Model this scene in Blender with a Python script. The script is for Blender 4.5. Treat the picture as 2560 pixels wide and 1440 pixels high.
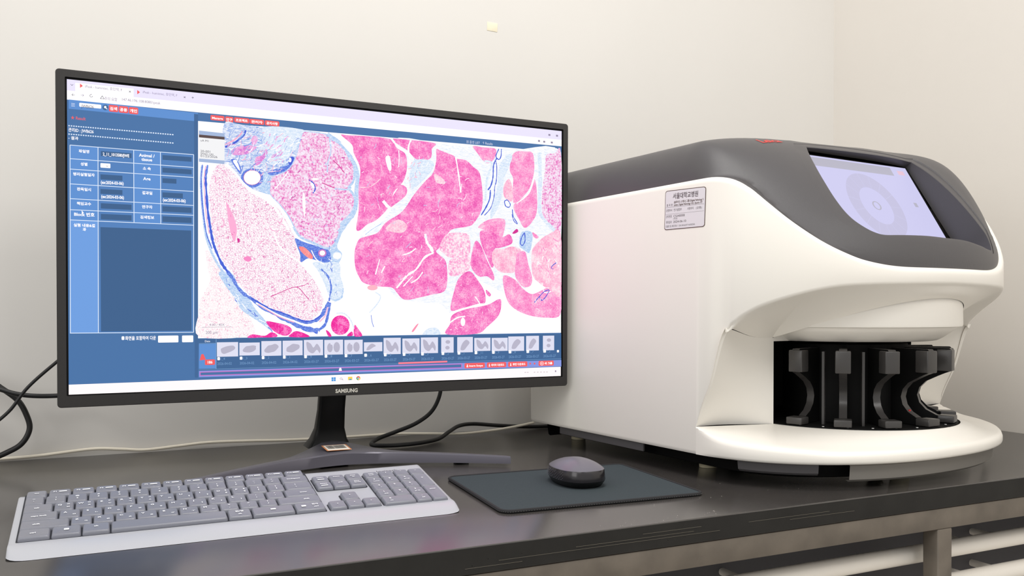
import bpy, bmesh, math, random
import numpy as np
from mathutils import Vector, Matrix
random.seed(4)
for o in list(bpy.data.objects): bpy.data.objects.remove(o, do_unlink=True)
SC = bpy.context.scene
COL = SC.collection
PI = math.pi

# ------------------------------------------------------------------ camera
DESK = 0.80                       # height of the bench top
CAMZ = DESK + 0.2255
cam_d = bpy.data.cameras.new('camera'); cam = bpy.data.objects.new('camera', cam_d); COL.objects.link(cam)
SC.camera = cam
F_PX = 2186.7
cam_d.sensor_fit = 'HORIZONTAL'; cam_d.sensor_width = 36.0
cam_d.lens = F_PX / 2560 * 36.0
cam_d.shift_x = -66.8 / 2560; cam_d.shift_y = 80.7 / 2560
cam_d.clip_start = 0.01; cam_d.clip_end = 50
cam.location = (0, 0, CAMZ)
cam.rotation_euler = (PI / 2 - 0.011, 0, -0.4529)

# ------------------------------------------------------------------ world, lights, exposure
W = bpy.data.worlds.new('world'); SC.world = W; W.use_nodes = True
bg = W.node_tree.nodes['Background']
bg.inputs[0].default_value = (1.0, 0.985, 0.962, 1); bg.inputs[1].default_value = 0.64
SC.view_settings.view_transform = 'Standard'; SC.view_settings.look = 'None'
SC.view_settings.exposure = 0.0; SC.view_settings.gamma = 1.0; SC.view_settings.use_curve_mapping = False

def area(name, loc, target, size, size_y, energy, col):
    L = bpy.data.lights.new(name, 'AREA'); L.shape = 'RECTANGLE'; L.size = size; L.size_y = size_y
    L.energy = energy; L.color = col
    o = bpy.data.objects.new(name, L); COL.objects.link(o); o.location = loc
    d = Vector(target) - Vector(loc); o.rotation_euler = d.to_track_quat('-Z', 'Y').to_euler()
    return o
area('ceiling_or_fill_light', (-0.9, -0.4, 2.55), (0.3, 1.2, 0.9), 1.2, 0.6, 8, (1.0, 0.99, 0.97))
area('side_fill_light', (-1.95, 0.15, 1.75), (0.7, 0.9, 1.0), 1.3, 1.1, 10, (1.0, 0.99, 0.975))  # fill light added to brighten the scanner's left side
area('ceiling_or_fill_light', (1.0, -0.75, 2.5), (1.05, 0.75, 0.95), 1.2, 0.6, 14, (1.0, 0.985, 0.965))  # added fill light for the right side and the scanner's front
area('ceiling_or_fill_light', (0.35, 0.62, 2.58), (0.35, 0.62, 0.0), 0.75, 0.4, 15, (1.0, 0.975, 0.94))

# ------------------------------------------------------------------ colour and materials
def lin(c):
    return tuple(((x / 255) / 12.92 if x / 255 <= 0.04045 else ((x / 255 + 0.055) / 1.055) ** 2.4) for x in c)
MATS = {}
def mat(name, rgb, rough=0.5, metal=0.0, spec=0.5, noise=0.0, nscale=60.0, bump=0.0, bscale=400.0, coat=0.0):
    if name in MATS: return MATS[name]
    m = bpy.data.materials.new(name); m.use_nodes = True; nt = m.node_tree; b = nt.nodes['Principled BSDF']
    c = lin(rgb)
    b.inputs['Base Color'].default_value = (*c, 1); b.inputs['Roughness'].default_value = rough
    b.inputs['Metallic'].default_value = metal; b.inputs['Specular IOR Level'].default_value = spec
    b.inputs['Coat Weight'].default_value = coat
    tc = nt.nodes.new('ShaderNodeTexCoord')
    if noise > 0:
        n = nt.nodes.new('ShaderNodeTexNoise'); n.inputs['Scale'].default_value = nscale; n.inputs['Detail'].default_value = 6
        r = nt.nodes.new('ShaderNodeValToRGB')
        r.color_ramp.elements[0].position = 0.3; r.color_ramp.elements[1].position = 0.7
        r.color_ramp.elements[0].color = (*[x * (1 - noise) for x in c], 1)
        r.color_ramp.elements[1].color = (*[min(1, x * (1 + noise)) for x in c], 1)
        nt.links.new(tc.outputs['Object'], n.inputs['Vector']); nt.links.new(n.outputs['Fac'], r.inputs['Fac'])
        nt.links.new(r.outputs['Color'], b.inputs['Base Color'])
    if bump > 0:
        n = nt.nodes.new('ShaderNodeTexNoise'); n.inputs['Scale'].default_value = bscale; n.inputs['Detail'].default_value = 3
        bp = nt.nodes.new('ShaderNodeBump'); bp.inputs['Strength'].default_value = bump; bp.inputs['Distance'].default_value = 0.0006
        nt.links.new(tc.outputs['Object'], n.inputs['Vector']); nt.links.new(n.outputs['Fac'], bp.inputs['Height'])
        nt.links.new(bp.outputs['Normal'], b.inputs['Normal'])
    MATS[name] = m
    return m
def glow(name, rgb, strength=1.0):
    """a lit pixel of a screen: black glass that gives off light"""
    if name in MATS: return MATS[name]
    m = bpy.data.materials.new(name); m.use_nodes = True; b = m.node_tree.nodes['Principled BSDF']
    b.inputs['Base Color'].default_value = (0.004, 0.004, 0.004, 1); b.inputs['Roughness'].default_value = 0.45
    b.inputs['Specular IOR Level'].default_value = 0.15
    b.inputs['Emission Color'].default_value = (*lin(rgb), 1); b.inputs['Emission Strength'].default_value = strength
    MATS[name] = m
    return m
def tissue(name, kind, c0, c1, c2, scale=200.0, lo=0.35, hi=0.65):
    """stained tissue shown on the lit screen"""
    m = glow(name, c0); nt = m.node_tree; b = nt.nodes['Principled BSDF']
    tc = nt.nodes.new('ShaderNodeTexCoord'); N = nt.nodes.new; Lk = nt.links.new
    ramp = N('ShaderNodeValToRGB'); e = ramp.color_ramp.elements
    def col(el, c): el.color = (*lin(c), 1)
    if kind == 'foam':       # fat cells: bright cells with thin stained walls
        wn = N('ShaderNodeTexNoise'); wn.inputs['Scale'].default_value = scale * 0.9; wn.inputs['Detail'].default_value = 2
        mx = N('ShaderNodeVectorMath'); mx.operation = 'MULTIPLY_ADD'; mx.inputs[1].default_value = (0.0045,) * 3
        v = N('ShaderNodeTexVoronoi'); v.feature = 'DISTANCE_TO_EDGE'; v.inputs['Scale'].default_value = scale
        Lk(tc.outputs['Object'], wn.inputs['Vector']); Lk(wn.outputs['Color'], mx.inputs[0]); Lk(tc.outputs['Object'], mx.inputs[2])
        Lk(mx.outputs['Vector'], v.inputs['Vector'])
        n2 = N('ShaderNodeTexNoise'); n2.inputs['Scale'].default_value = scale * 0.45; n2.inputs['Detail'].default_value = 5
        Lk(tc.outputs['Object'], n2.inputs['Vector'])
        sub = N('ShaderNodeMath'); sub.operation = 'MULTIPLY_ADD'; sub.inputs[1].default_value = 0.11
        off = N('ShaderNodeMath'); off.operation = 'SUBTRACT'; off.inputs[1].default_value = 0.5
        Lk(n2.outputs['Fac'], off.inputs[0]); Lk(off.outputs[0], sub.inputs[0]); Lk(v.outputs['Distance'], sub.inputs[2])
        Lk(sub.outputs[0], ramp.inputs['Fac'])
        e[0].position = lo; e[1].position = hi; col(e[0], c0); col(e[1], c2)
        x = e.new((lo + hi) / 2); col(x, c1)
    elif kind == 'fibre':    # connective tissue: stretched streaks
        mp = N('ShaderNodeMapping'); mp.inputs['Rotation'].default_value = (0, 0.7, 0); mp.inputs['Scale'].default_value = (1, 1, 3.2)
        n = N('ShaderNodeTexNoise'); n.inputs['Scale'].default_value = scale; n.inputs['Detail'].default_value = 8
        n.inputs['Roughness'].default_value = 0.7; n.inputs['Distortion'].default_value = 1.2
        Lk(tc.outputs['Object'], mp.inputs['Vector']); Lk(mp.outputs['Vector'], n.inputs['Vector']); Lk(n.outputs['Fac'], ramp.inputs['Fac'])
        e[0].position = lo; e[1].position = hi; col(e[0], c0); col(e[1], c2); x = e.new((lo + hi) / 2); col(x, c1)
    else:                    # dense gland: fine grain with paler clouds
        n = N('ShaderNodeTexNoise'); n.inputs['Scale'].default_value = scale; n.inputs['Detail'].default_value = 4; n.inputs['Roughness'].default_value = 0.7
        n2 = N('ShaderNodeTexNoise'); n2.inputs['Scale'].default_value = scale * 0.13; n2.inputs['Detail'].default_value = 3
        mxx = N('ShaderNodeMath'); mxx.operation = 'MULTIPLY_ADD'; mxx.inputs[1].default_value = 0.45 if kind == 'grain' else 0.15
        hf = N('ShaderNodeMath'); hf.operation = 'MULTIPLY'; hf.inputs[1].default_value = 0.55 if kind == 'grain' else 0.85
        Lk(tc.outputs['Object'], n.inputs['Vector']); Lk(tc.outputs['Object'], n2.inputs['Vector'])
        Lk(n.outputs['Fac'], hf.inputs[0]); Lk(n2.outputs['Fac'], mxx.inputs[0]); Lk(hf.outputs[0], mxx.inputs[2]); Lk(mxx.outputs[0], ramp.inputs['Fac'])
        e[0].position = lo; e[1].position = hi; col(e[0], c0); col(e[1], c2); x = e.new((lo + hi) / 2); col(x, c1)
    Lk(ramp.outputs['Color'], b.inputs['Emission Color'])
    return m

# ------------------------------------------------------------------ mesh helpers
class MB:
    """collects faces with materials and links them as one mesh object"""
    def __init__(s): s.v = []; s.f = []; s.m = []; s.mats = []; s.T = None
    def mi(s, m):
        if m not in s.mats: s.mats.append(m)
        return s.mats.index(m)
    def add(s, verts, faces, m):
        k = len(s.v); i = s.mi(m)
        if s.T is not None: verts = [s.T @ Vector(p) for p in verts]
        s.v += [tuple(p) for p in verts]
        for f in faces: s.f.append([k + q for q in f]); s.m.append(i)
    def grid(s, rows, m, closed=False, flip=False):
        n = len(rows[0]); vs = [p for r in rows for p in r]; fs = []
        for i in range(len(rows) - 1):
            for j in range(n if closed else n - 1):
                a, b = i * n + j, i * n + (j + 1) % n
                q = [a, b, b + n, a + n]
                fs.append(q[::-1] if flip else q)
        s.add(vs, fs, m)
    def loft(s, rings, m, cap=True):
        s.grid(rings, m, closed=True)
        if cap:
            s.add(rings[0], [list(range(len(rings[0])))[::-1]], m); s.add(rings[-1], [list(range(len(rings[-1])))], m)
    def box(s, c, d, m, bev=0.0):
        x, y, z = [q / 2 for q in d]; b = min(bev, x * .9, y * .9, z * .9)
        if b <= 0:
            vs = [(c[0] + i * x, c[1] + j * y, c[2] + k * z) for k in (-1, 1) for i, j in ((-1, -1), (1, -1), (1, 1), (-1, 1))]
            s.loft([vs[:4], vs[4:]], m); return
        def ring(ix, z_):
            return [(c[0] + p[0], c[1] + p[1], c[2] + z_) for p in rrect(x * 2 - ix * 2, y * 2 - ix * 2, max(b - ix, b * .15), 3)]
        s.loft([ring(b, -z), ring(b * .3, -z + b * .3), ring(0, -z + b), ring(0, z - b), ring(b * .3, z - b * .3), ring(b, z)], m)
    def cyl(s, p, r, h, m, n=24, r2=None):
        r2 = r if r2 is None else r2
        s.loft([[(p[0] + r * math.cos(2 * PI * i / n), p[1] + r * math.sin(2 * PI * i / n), p[2]) for i in range(n)],
                [(p[0] + r2 * math.cos(2 * PI * i / n), p[1] + r2 * math.sin(2 * PI * i / n), p[2] + h) for i in range(n)]], m)
    def tube(s, pts, r, m, n=12, round_ends=False):
        P = [Vector(p) for p in pts]; rings = []; up = Vector((0, 0, 1))
        R = [r] * len(P)
        if round_ends:
            d0 = (P[0] - P[1]).normalized(); d1 = (P[-1] - P[-2]).normalized(); pre = []; post = []
            for k in range(4):
                t = k / 4 * PI / 2
                pre.append((P[0] + d0 * r * math.cos(t), max(r * math.sin(t), r * .02)))
                post.insert(0, (P[-1] + d1 * r * math.cos(t), max(r * math.sin(t), r * .02)))
            P = [a for a, _ in pre] + P + [a for a, _ in post]; R = [b for _, b in pre] + R + [b for _, b in post]
        t0 = (P[1] - P[0]).normalized(); nrm = t0.cross(up)
        if nrm.length < 1e-3: nrm = t0.cross(Vector((1, 0, 0)))
        nrm.normalize()
        for i, p in enumerate(P):
            t = (P[min(i + 1, len(P) - 1)] - P[max(i - 1, 0)]).normalized()
            nrm = (nrm - t * nrm.dot(t)).normalized(); bn = t.cross(nrm)
            rings.append([p + nrm * R[i] * math.cos(2 * PI * k / n) + bn * R[i] * math.sin(2 * PI * k / n) for k in range(n)])
        s.loft(rings, m)
    def build(s, name, parent=None, angle=38, recalc=True, smooth=True):
        me = bpy.data.meshes.new(name); me.from_pydata(s.v, [], s.f)
        for m in s.mats: me.materials.append(m)
        me.polygons.foreach_set('material_index', s.m)
        me.update()
        if recalc or smooth:
            bm = bmesh.new(); bm.from_mesh(me)
            bmesh.ops.remove_doubles(bm, verts=bm.verts, dist=1e-6) if recalc else None
            if recalc: bmesh.ops.recalc_face_normals(bm, faces=bm.faces)
            ca = math.radians(angle)
            for e_ in bm.edges: e_.smooth = not (len(e_.link_faces) == 2 and e_.calc_face_angle(0) > ca)
            for f_ in bm.faces: f_.smooth = smooth
            bm.to_mesh(me); bm.free()
        o = bpy.data.objects.new(name, me); COL.objects.link(o)
        if parent: o.parent = parent
        return o
def rrect(w, h, r, n=4):
    """outline of a rounded rectangle, counter-clockwise"""
    r = max(min(r, w / 2 - 1e-5, h / 2 - 1e-5), 1e-5); out = []
    for cx, cy, a0 in ((w / 2 - r, h / 2 - r, 0), (-w / 2 + r, h / 2 - r, 90), (-w / 2 + r, -h / 2 + r, 180), (w / 2 - r, -h / 2 + r, 270)):
        for k in range(n + 1):
            a = math.radians(a0 + 90 * k / n); out.append((cx + r * math.cos(a), cy + r * math.sin(a)))
    return out
def crom(pts, closed=True, n=6):
    """Catmull-Rom curve through points"""
    P = [np.array(p, float) for p in pts]; L = len(P); out = []
    rng = range(L) if closed else range(L - 1)
    for i in rng:
        if closed: a, b, c, d = P[i - 1], P[i], P[(i + 1) % L], P[(i + 2) % L]
        else: a, b, c, d = P[max(i - 1, 0)], P[i], P[i + 1], P[min(i + 2, L - 1)]
        for k in range(n):
            t = k / n
            out.append(tuple(0.5 * (2 * b + (c - a) * t + (2 * a - 5 * b + 4 * c - d) * t * t + (3 * b - a - 3 * c + d) * t ** 3)))
    if not closed: out.append(tuple(P[-1]))
    return out
def empty(name, loc, rot=(0, 0, 0)):
    o = bpy.data.objects.new(name, None); COL.objects.link(o); o.location = loc; o.rotation_euler = rot
    o.empty_display_size = 0.05
    return o
def tag(o, label=None, cat=None, group=None, kind=None):
    if label: o['label'] = label
    if cat: o['category'] = cat
    if group: o['group'] = group
    if kind: o['kind'] = kind
    return o
TXT = {}
def text_geo(s, bold=0.0):
    """outline of a text at size 1 as (verts, faces, width)"""
    k = (s, bold)
    if k in TXT: return TXT[k]
    cu = bpy.data.curves.new('t', 'FONT'); cu.body = s; cu.size = 1.0; cu.offset = bold; cu.resolution_u = 2
    o = bpy.data.objects.new('t', cu); COL.objects.link(o)
    dg = bpy.context.evaluated_depsgraph_get(); me = bpy.data.meshes.new_from_object(o.evaluated_get(dg))
    v = [tuple(p.co[:2]) for p in me.vertices]; f = [list(p.vertices) for p in me.polygons]
    bpy.data.objects.remove(o, do_unlink=True); bpy.data.curves.remove(cu); bpy.data.meshes.remove(me)
    xs = [p[0] for p in v] or [0, 0]; x0 = min(xs)
    v = [(p[0] - x0, p[1]) for p in v]
    TXT[k] = (v, f, max(xs) - x0)
    return TXT[k]
def put_text(mb, s, m, org, ex, ey, size, align='L', bold=0.0, width=None, off=(0, 0, 0)):
    v, f, w = text_geo(s, bold)
    if not f: return
    sx = size if width is None else width / max(w, 1e-6)
    x0 = {'L': 0, 'C': -w * sx / 2, 'R': -w * sx}[align]
    org, ex, ey = Vector(org) + Vector(off), Vector(ex), Vector(ey)
    mb.add([org + ex * (x0 + p[0] * sx) + ey * (p[1] * size) for p in v], f, m)

# ------------------------------------------------------------------ room
M_wall = mat('wall_paint', (224, 221, 216), 0.85, spec=0.2, noise=0.012, nscale=3.0, bump=0.08, bscale=250)
M_wall2 = mat('wall_paint_side', (228, 223, 216), 0.85, spec=0.2, noise=0.012, nscale=3.0, bump=0.08, bscale=250)
M_floor = mat('floor_vinyl', (185, 180, 172), 0.5, noise=0.05, nscale=8)
WY, WX = 1.5271, 1.5026
def struct(name, c, d, m):
    b = MB(); b.box((0, 0, 0), d, m); o = b.build(name); o.location = c; return tag(o, kind='structure')
struct('wall_back', (-0.2487, WY + 0.05, 1.35), (3.7, 0.1, 2.7), M_wall)
struct('wall_right', (WX + 0.05, 0.25, 1.35), (0.1, 2.654, 2.7), M_wall2)
struct('floor', (-0.2, 0.25, -0.05), (3.6, 2.654, 0.1), M_floor)

# small square of yellowed tape high on the wall
b = MB(); b.box((0, 0, 0), (0.021, 0.0006, 0.0165), mat('old_tape', (240, 231, 205), 0.6, noise=0.05, nscale=90), 0.0003)
o = b.build('tape_piece'); o.location = (0.6456, WY - 0.0004, 1.5605); o.rotation_euler = (0, 0.04, 0)
tag(o, 'small square of yellowed tape stuck on the wall above the monitor', 'tape')

# ------------------------------------------------------------------ lab bench
M_lam = mat('black_laminate', (68, 65, 63), 0.20, spec=0.95, noise=0.10, nscale=14)
M_edge = mat('black_edging', (42, 41, 39), 0.55, spec=0.2, noise=0.12, nscale=25, bump=0.1)
M_frame = mat('worn_steel', (110, 102, 92), 0.5, metal=0.15, noise=0.22, nscale=22, bump=0.2, bscale=160)
M_scr = mat('scratch', (112, 106, 94), 0.6)
M_dust = mat('dust', (205, 200, 190), 0.8)
bench = empty('lab_bench', (0.2, 1.15, 0)); tag(bench, 'long black-topped lab bench on a worn steel frame along the wall', 'bench')
def local(o, par): o.parent = par; o.matrix_parent_inverse = Matrix.Translation(-Vector(par.location)); return o
XL = -1.25
b = MB(); b.box(((XL + WX) / 2, (0.7772 + WY - 0.001) / 2, DESK - 0.0135), (WX - XL - 0.002, WY - 0.7772 - 0.001, 0.027), M_lam, 0.0012)
wt = b
wt.box(((XL + WX) / 2, .7771, DESK - .0138), (WX - XL - .002, .0004, .0250), M_edge)
for x0, x1, z in ((0.335, 0.60, 0.7835), (0.42, 0.565, 0.7865), (0.50, 0.575, 0.7905), (0.64, 0.76, 0.7885), (0.70, 0.80, 0.785), (0.30, 0.36, 0.7795)):
    wt.box(((x0 + x1) / 2, 0.7771, z), (x1 - x0, 0.0010, 0.00022), M_scr)
for i in range(70):            # specks of dust on the top and along the edge
    if i < 18: x, y, z = random.uniform(.45, .62), random.uniform(.782, .80), DESK
    elif i < 44: x, y, z = random.uniform(.55, .78), random.uniform(.83, .93), DESK
    elif i < 60: x, y, z = random.uniform(-.10, .06), random.uniform(1.10, 1.22), DESK
    else: x, y, z = random.uniform(.3, 1.0), .7769, DESK - random.uniform(.002, .022)
    s_ = random.uniform(.0003, .0007)
    wt.add([(x - s_, y, z + .00025), (x + s_ * .6, y - s_ * .5, z + .00025), (x + s_ * .3, y + s_, z + .00035)] if z == DESK else [(x - s_, y, z), (x + s_, y, z), (x, y, z + s_)], [[0, 1, 2]], M_dust)
local(wt.build('worktop'), bench)
b = MB(); b.box(((XL + WX) / 2, 0.7772 + 0.0165, DESK - 0.0275 - 0.0135), (WX - XL - 0.004, 0.030, 0.0265), M_frame, 0.001)
local(b.build('front_rail'), bench)
b = MB(); b.box(((XL + WX) / 2, WY - 0.03, DESK - 0.0275 - 0.0135), (WX - XL - 0.004, 0.030, 0.0265), M_frame, 0.002)
local(b.build('rear_rail'), bench)
for x, y in ((0.9590, 0.7772 + 0.0130), (0.9590, WY - 0.03), (-1.2, 0.7772 + 0.0130), (-1.2, WY - 0.03)):
    b = MB(); b.box((x, y, (DESK - 0.054) / 2), (0.026, 0.024, DESK - 0.0545), M_frame, 0.002)
    local(b.build('leg'), bench)

# cabinet with white tubular handles under the bench
M_cab = mat('dark_cabinet', (92, 91, 95), 0.6)
M_tube = mat('white_tube', (252, 246, 236), 0.35)
cab = empty('under_bench_cabinet', (0.7, 1.1, 0)); tag(cab, 'dark cabinet under the bench with round white bar handles', 'cabinet')
b = MB(); b.box((0.55, 1.16, 0.363), (1.84, 0.56, 0.72), M_cab, 0.004); local(b.build('body'), cab)
for z in (0.6995, 0.653, 0.6065):
    for x0, x1 in ((-0.1, 0.983), (1.015, 1.44)):
        b = MB(); b.tube([(x0, 0.83, z), ((x0 + x1) / 2, 0.83, z), (x1, 0.83, z)], 0.0118, M_tube, 20, True)
        for x in (x0 + .06, x1 - .30): b.tube([(x, .838, z), (x, .883, z)], .005, M_tube, 10)
        local(b.build('handle'), cab)

# ------------------------------------------------------------------ monitor
M_bez = mat('monitor_black_plastic', (44, 42, 41), 0.42, spec=0.45, bump=0.15, bscale=1800)
M_gap = mat('black_gap', (8, 8, 8), 0.6, spec=0.2)
M_neck = mat('gloss_black', (9, 9, 9), 0.34, spec=0.25)
M_base = mat('stand_grey', (98, 96, 106), 0.36, spec=0.5, metal=0.25, bump=0.1, bscale=1500)
MONC = Vector((0.2984, 1.2418, 1.1167))
mon = empty('monitor', (0.2984, 1.30, DESK)); tag(mon, 'large black flat monitor showing a pink tissue scan on a crescent stand', 'monitor')
Rm = Matrix.Translation(MONC) @ Matrix.Rotation(0.0153, 4, 'Z') @ Matrix.Rotation(0.0066, 4, 'X')
def mon_part(o):
    o.parent = mon; o.matrix_parent_inverse = Matrix.Translation(-Vector(mon.location)); o.matrix_basis = Rm; return o
# bezel frame : front at y=-0.002, local x right, y back, z up
OX0, OX1, OZ0, OZ1 = -0.3612, 0.3597, -0.2122, 0.2081
SX, SZ = 0.34865, 0.19615
def rectring(x0, x1, z0, z1, y, r, n=4):
    return [((x0 + x1) / 2 + p[0], y, (z0 + z1) / 2 + p[1]) for p in rrect(x1 - x0, z1 - z0, r, n)]
b = MB()
b.grid([rectring(OX0 + .001, OX1 - .001, OZ0 + .001, OZ1 - .001, .011, .004), rectring(OX0, OX1, OZ0, OZ1, .010, .0045), rectring(OX0, OX1, OZ0, OZ1, -.0012, .0045),
        rectring(OX0 + .0008, OX1 - .0008, OZ0 + .0008, OZ1 - .0008, -.002, .004), rectring(-SX - .0022, SX + .0022, -SZ - .0016, SZ + .0026, -.002, .0012)], M_bez, closed=True)
b.grid([rectring(-SX - .0022, SX + .0022, -SZ - .0016, SZ + .0026, -.002, .0012), rectring(-SX - .0016, SX + .0016, -SZ - .0012, SZ + .002, 0.0006, .001)], M_gap, closed=True)
b.add([(-SX - .003, .0005, -SZ - .002), (SX + .003, .0005, -SZ - .002), (SX + .003, .0005, SZ + .003), (-SX - .003, .0005, SZ + .003)], [[0, 1, 2, 3]], M_gap)
mon_part(b.build('bezel'))
b = MB(); b.loft([rectring(OX0 + .002, OX1 - .002, OZ0 + .002, OZ1 - .002, .010, .004), rectring(OX0 + .004, OX1 - .004, OZ0 + .004, OZ1 - .004, .014, .006),
        rectring(-.28, .28, -.17, .15, .028, .02), rectring(-.20, .20, -.15, .11, .045, .03), rectring(-.19, .19, -.14, .10, .048, .03)], M_bez)
mon_part(b.build('rear_cover'))
b = MB(); put_text(b, 'SAMSUNG', mat('logo_silver', (214, 210, 200), 0.35, metal=0.3), (0.0007, -.00215, -.2078), (1, 0, 0), (0, 0, 1), .0074, 'C', .04, width=.0320)
mon_part(b.build('logo', smooth=False, recalc=False))

# ---- the picture on the screen.  points below are read on the display and laid onto its plane
def dlt(src, dst):
    A = []
    for (x, y), (u, v) in zip(src, dst):
        A.append([x, y, 1, 0, 0, 0, -u * x, -u * y, -u]); A.append([0, 0, 0, x, y, 1, -v * x, -v * y, -v])
    return np.linalg.svd(np.array(A))[2][-1].reshape(3, 3)
HM = dlt([(167, 198), (1404, 328), (1402, 940), (172, 987)], [(-SX, SZ), (SX, SZ), (SX, -SZ), (-SX, -SZ)])
def q2(p):
    a = HM @ np.array([p[0], p[1], 1.0]); return a[0] / a[2], a[1] / a[2]
scr = MB(); LAY = [0.0]
def layer():
    if not LAY[1:]: LAY[0] -= 0.000004
    return LAY[0]
def spoly(pts, m, curve=False, n=5, clip=True):
    if curve: pts = crom(pts, True, n)
    y = layer(); P = [q2(p) for p in pts]
    if clip: P = [(min(max(p[0], -SX), SX), min(max(p[1], -SZ), SZ)) for p in P]
    scr.add([(p[0], y, p[1]) for p in P], [list(range(len(P)))], m)
def srect(a, c, m, r=0.0):
    x0, z1 = q2(a); x1, z0 = q2(c); y = layer()
    x0, x1 = max(x0, -SX), min(x1, SX); z0, z1 = max(z0, -SZ), min(z1, SZ)
    P = [((x0 + x1) / 2 + p[0], y, (z0 + z1) / 2 + p[1]) for p in rrect(x1 - x0, z1 - z0, r, 3)] if r else [(x0, y, z0), (x1, y, z0), (x1, y, z1), (x0, y, z1)]
    scr.add(P, [list(range(len(P)))], m)
def sline(pts, w, m, curve=True, n=5, w1=None, wob=0.0):
    """a stroke of width w (photo px) along points"""
    if curve and len(pts) > 2: pts = crom(pts, False, n)
    P = [np.array(q2(p)) for p in pts]; k = 0.00056; y = layer(); L, R = [], []
    for i, p in enumerate(P):
        t = P[min(i + 1, len(P) - 1)] - P[max(i - 1, 0)]; t = t / (np.linalg.norm(t) + 1e-9); nn = np.array([-t[1], t[0]])
        f = i / max(len(P) - 1, 1); ww = (w if w1 is None else w + (w1 - w) * f) * k / 2 * (1 + wob * random.uniform(-1, 1))
        L.append((p[0] + nn[0] * ww, y, p[1] + nn[1] * ww)); R.append((p[0] - nn[0] * ww, y, p[1] - nn[1] * ww))
    scr.grid([L, R], m)
def stext(s, p, h, m, align='L', bold=0.0, w=None):
    """text with its baseline at p and a letter height h in photo px"""
    a = q2(p); up = q2((p[0], p[1] - h)); hh = math.hypot(up[0] - a[0], up[1] - a[1])
    wd = None
    if w:
        e = q2((p[0] + w, p[1] + w * 0.06)); wd = e[0] - a[0]
    put_text(scr, s, m, (a[0], layer(), a[1]), (1, 0, 0), (0, 0, 1), hh / 0.72, align, bold, wd)
g_navy = glow('ui_navy', (74, 116, 168)); g_navy2 = glow('ui_navy_deep', (66, 104, 152)); g_blue = glow('ui_blue', (96, 146, 212))
g_sky = glow('ui_sky', (112, 160, 226)); g_cell = glow('ui_cell', (84, 130, 190)); g_white = glow('ui_white', (255, 252, 255), 1.08)
g_lilac = glow('ui_lilac', (232, 226, 252), 1.05); g_red = glow('ui_red', (246, 96, 98)); g_box = glow('ui_box', (62, 98, 142))
g_line = glow('ui_line', (226, 238, 255)); g_pinkish = glow('ui_taskbar', (255, 246, 247), 1.05); g_dim = glow('ui_dim', (120, 160, 205))
g_grey = glow('ui_grey_text', (150, 140, 165)); g_dark = glow('ui_dark_text', (70, 70, 84)); g_rail = glow('ui_rail', (136, 152, 226))
g_pinkln = glow('ui_pink_line', (206, 120, 200)); g_bar = glow('ui_scroll', (255, 132, 150)); g_thumb = glow('ui_thumb', (226, 226, 244)); g_sil = glow('ui_silhouette', (186, 183, 203))
g_brown = glow('ui_brown', (92, 74, 74)); g_paper = glow('ui_paper', (244, 244, 246)); g_steel = glow('ui_steel', (165, 185, 220))
# window chrome
srect((167, 198), (1402, 940), g_navy)
spoly([(167, 198), (1404, 328), (1404, 352), (167, 226)], g_lilac)
spoly([(188, 207), (334, 222), (334, 246), (188, 229)], g_white)
spoly([(167, 226), (1404, 350), (1404, 366), (495, 281), (167, 249)], g_white)
spoly([(172, 962), (1402, 917), (1402, 940), (172, 987)], g_pinkish)
stext('iPeak - humintec, 휴민텍, F', (213, 219), 6.5, g_grey, w=92)
stext('iPeak - humintec, 휴민텍, F', (357, 233), 6, g_grey, w=86)
for x, y in ((325, 229), (462, 243)): stext('×', (x - 3, y + 4), 8, g_dark)
stext('+', (479, 248), 8, g_dark); stext('⌄', (176, 214), 8, g_dark)
for x, y in ((200, 214), (343, 230)): spoly([(x, y - 5), (x + 7, y + 1), (x, y + 6)], g_red)
for x, y, s in ((179, 240, '←'), (202, 241, '→'), (224, 243, '↻')): stext(s, (x, y), 7, g_dark if s != '→' else g_grey)
stext('△', (250, 247), 8, g_dark); stext('주의 요함', (261, 250), 7, g_grey, w=32); stext('147.46.196.108:8080/ipeak', (305, 252), 7, g_grey, w=96)
for x, y in ((1371, 335), (1390, 337), (1345, 350), (1358, 352), (1377, 354)): srect((x, y), (x + 5, y + 5), g_grey)
# left panel
spoly([(172, 249), (495, 283), (495, 304), (172, 272)], g_blue)
for k in range(3): srect((178, 258 + k * 3.4), (187, 259.6 + k * 3.4), g_white)
srect((198, 257), (253, 272), g_white, .001); stext('JWB626', (203, 269), 8, g_dark, w=31)
spoly([(256 + 7.5 * (1 + math.cos(a)), 269 + 7 * math.sin(a)) for a in np.linspace(0, 6.28, 17)[:-1]], g_navy2)
spoly([(260 + 3 * (1 + math.cos(a)), 268 + 3 * math.sin(a)) for a in np.linspace(0, 6.28, 13)[:-1]], g_white); sline([(264, 270), (268, 273)], 1.6, g_white, False)
for x, s in ((272, '검색'), (297, '공용'), (322, '개인')):
    y = 262 + (x - 272) * .11; srect((x, y), (x + 23.5, y + 19), g_red, .0015); stext(s, (x + 11.7, y + 13.4), 6.6, g_white, 'C', .03)
stext('★ Result', (177, 298), 8, g_red, w=37, bold=.01)
for y0 in (313, 334):
    for k in range(44): srect((171 + k * 6.02, y0 + k * .52), (174.6 + k * 6.02, y0 + 3.2 + k * .52), g_line)
stext('관리ID : JWB626', (171, 328.5), 8, g_white, w=63, bold=.015); stext('- 결과', (171, 348), 6.6, g_white, bold=.02)
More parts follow.
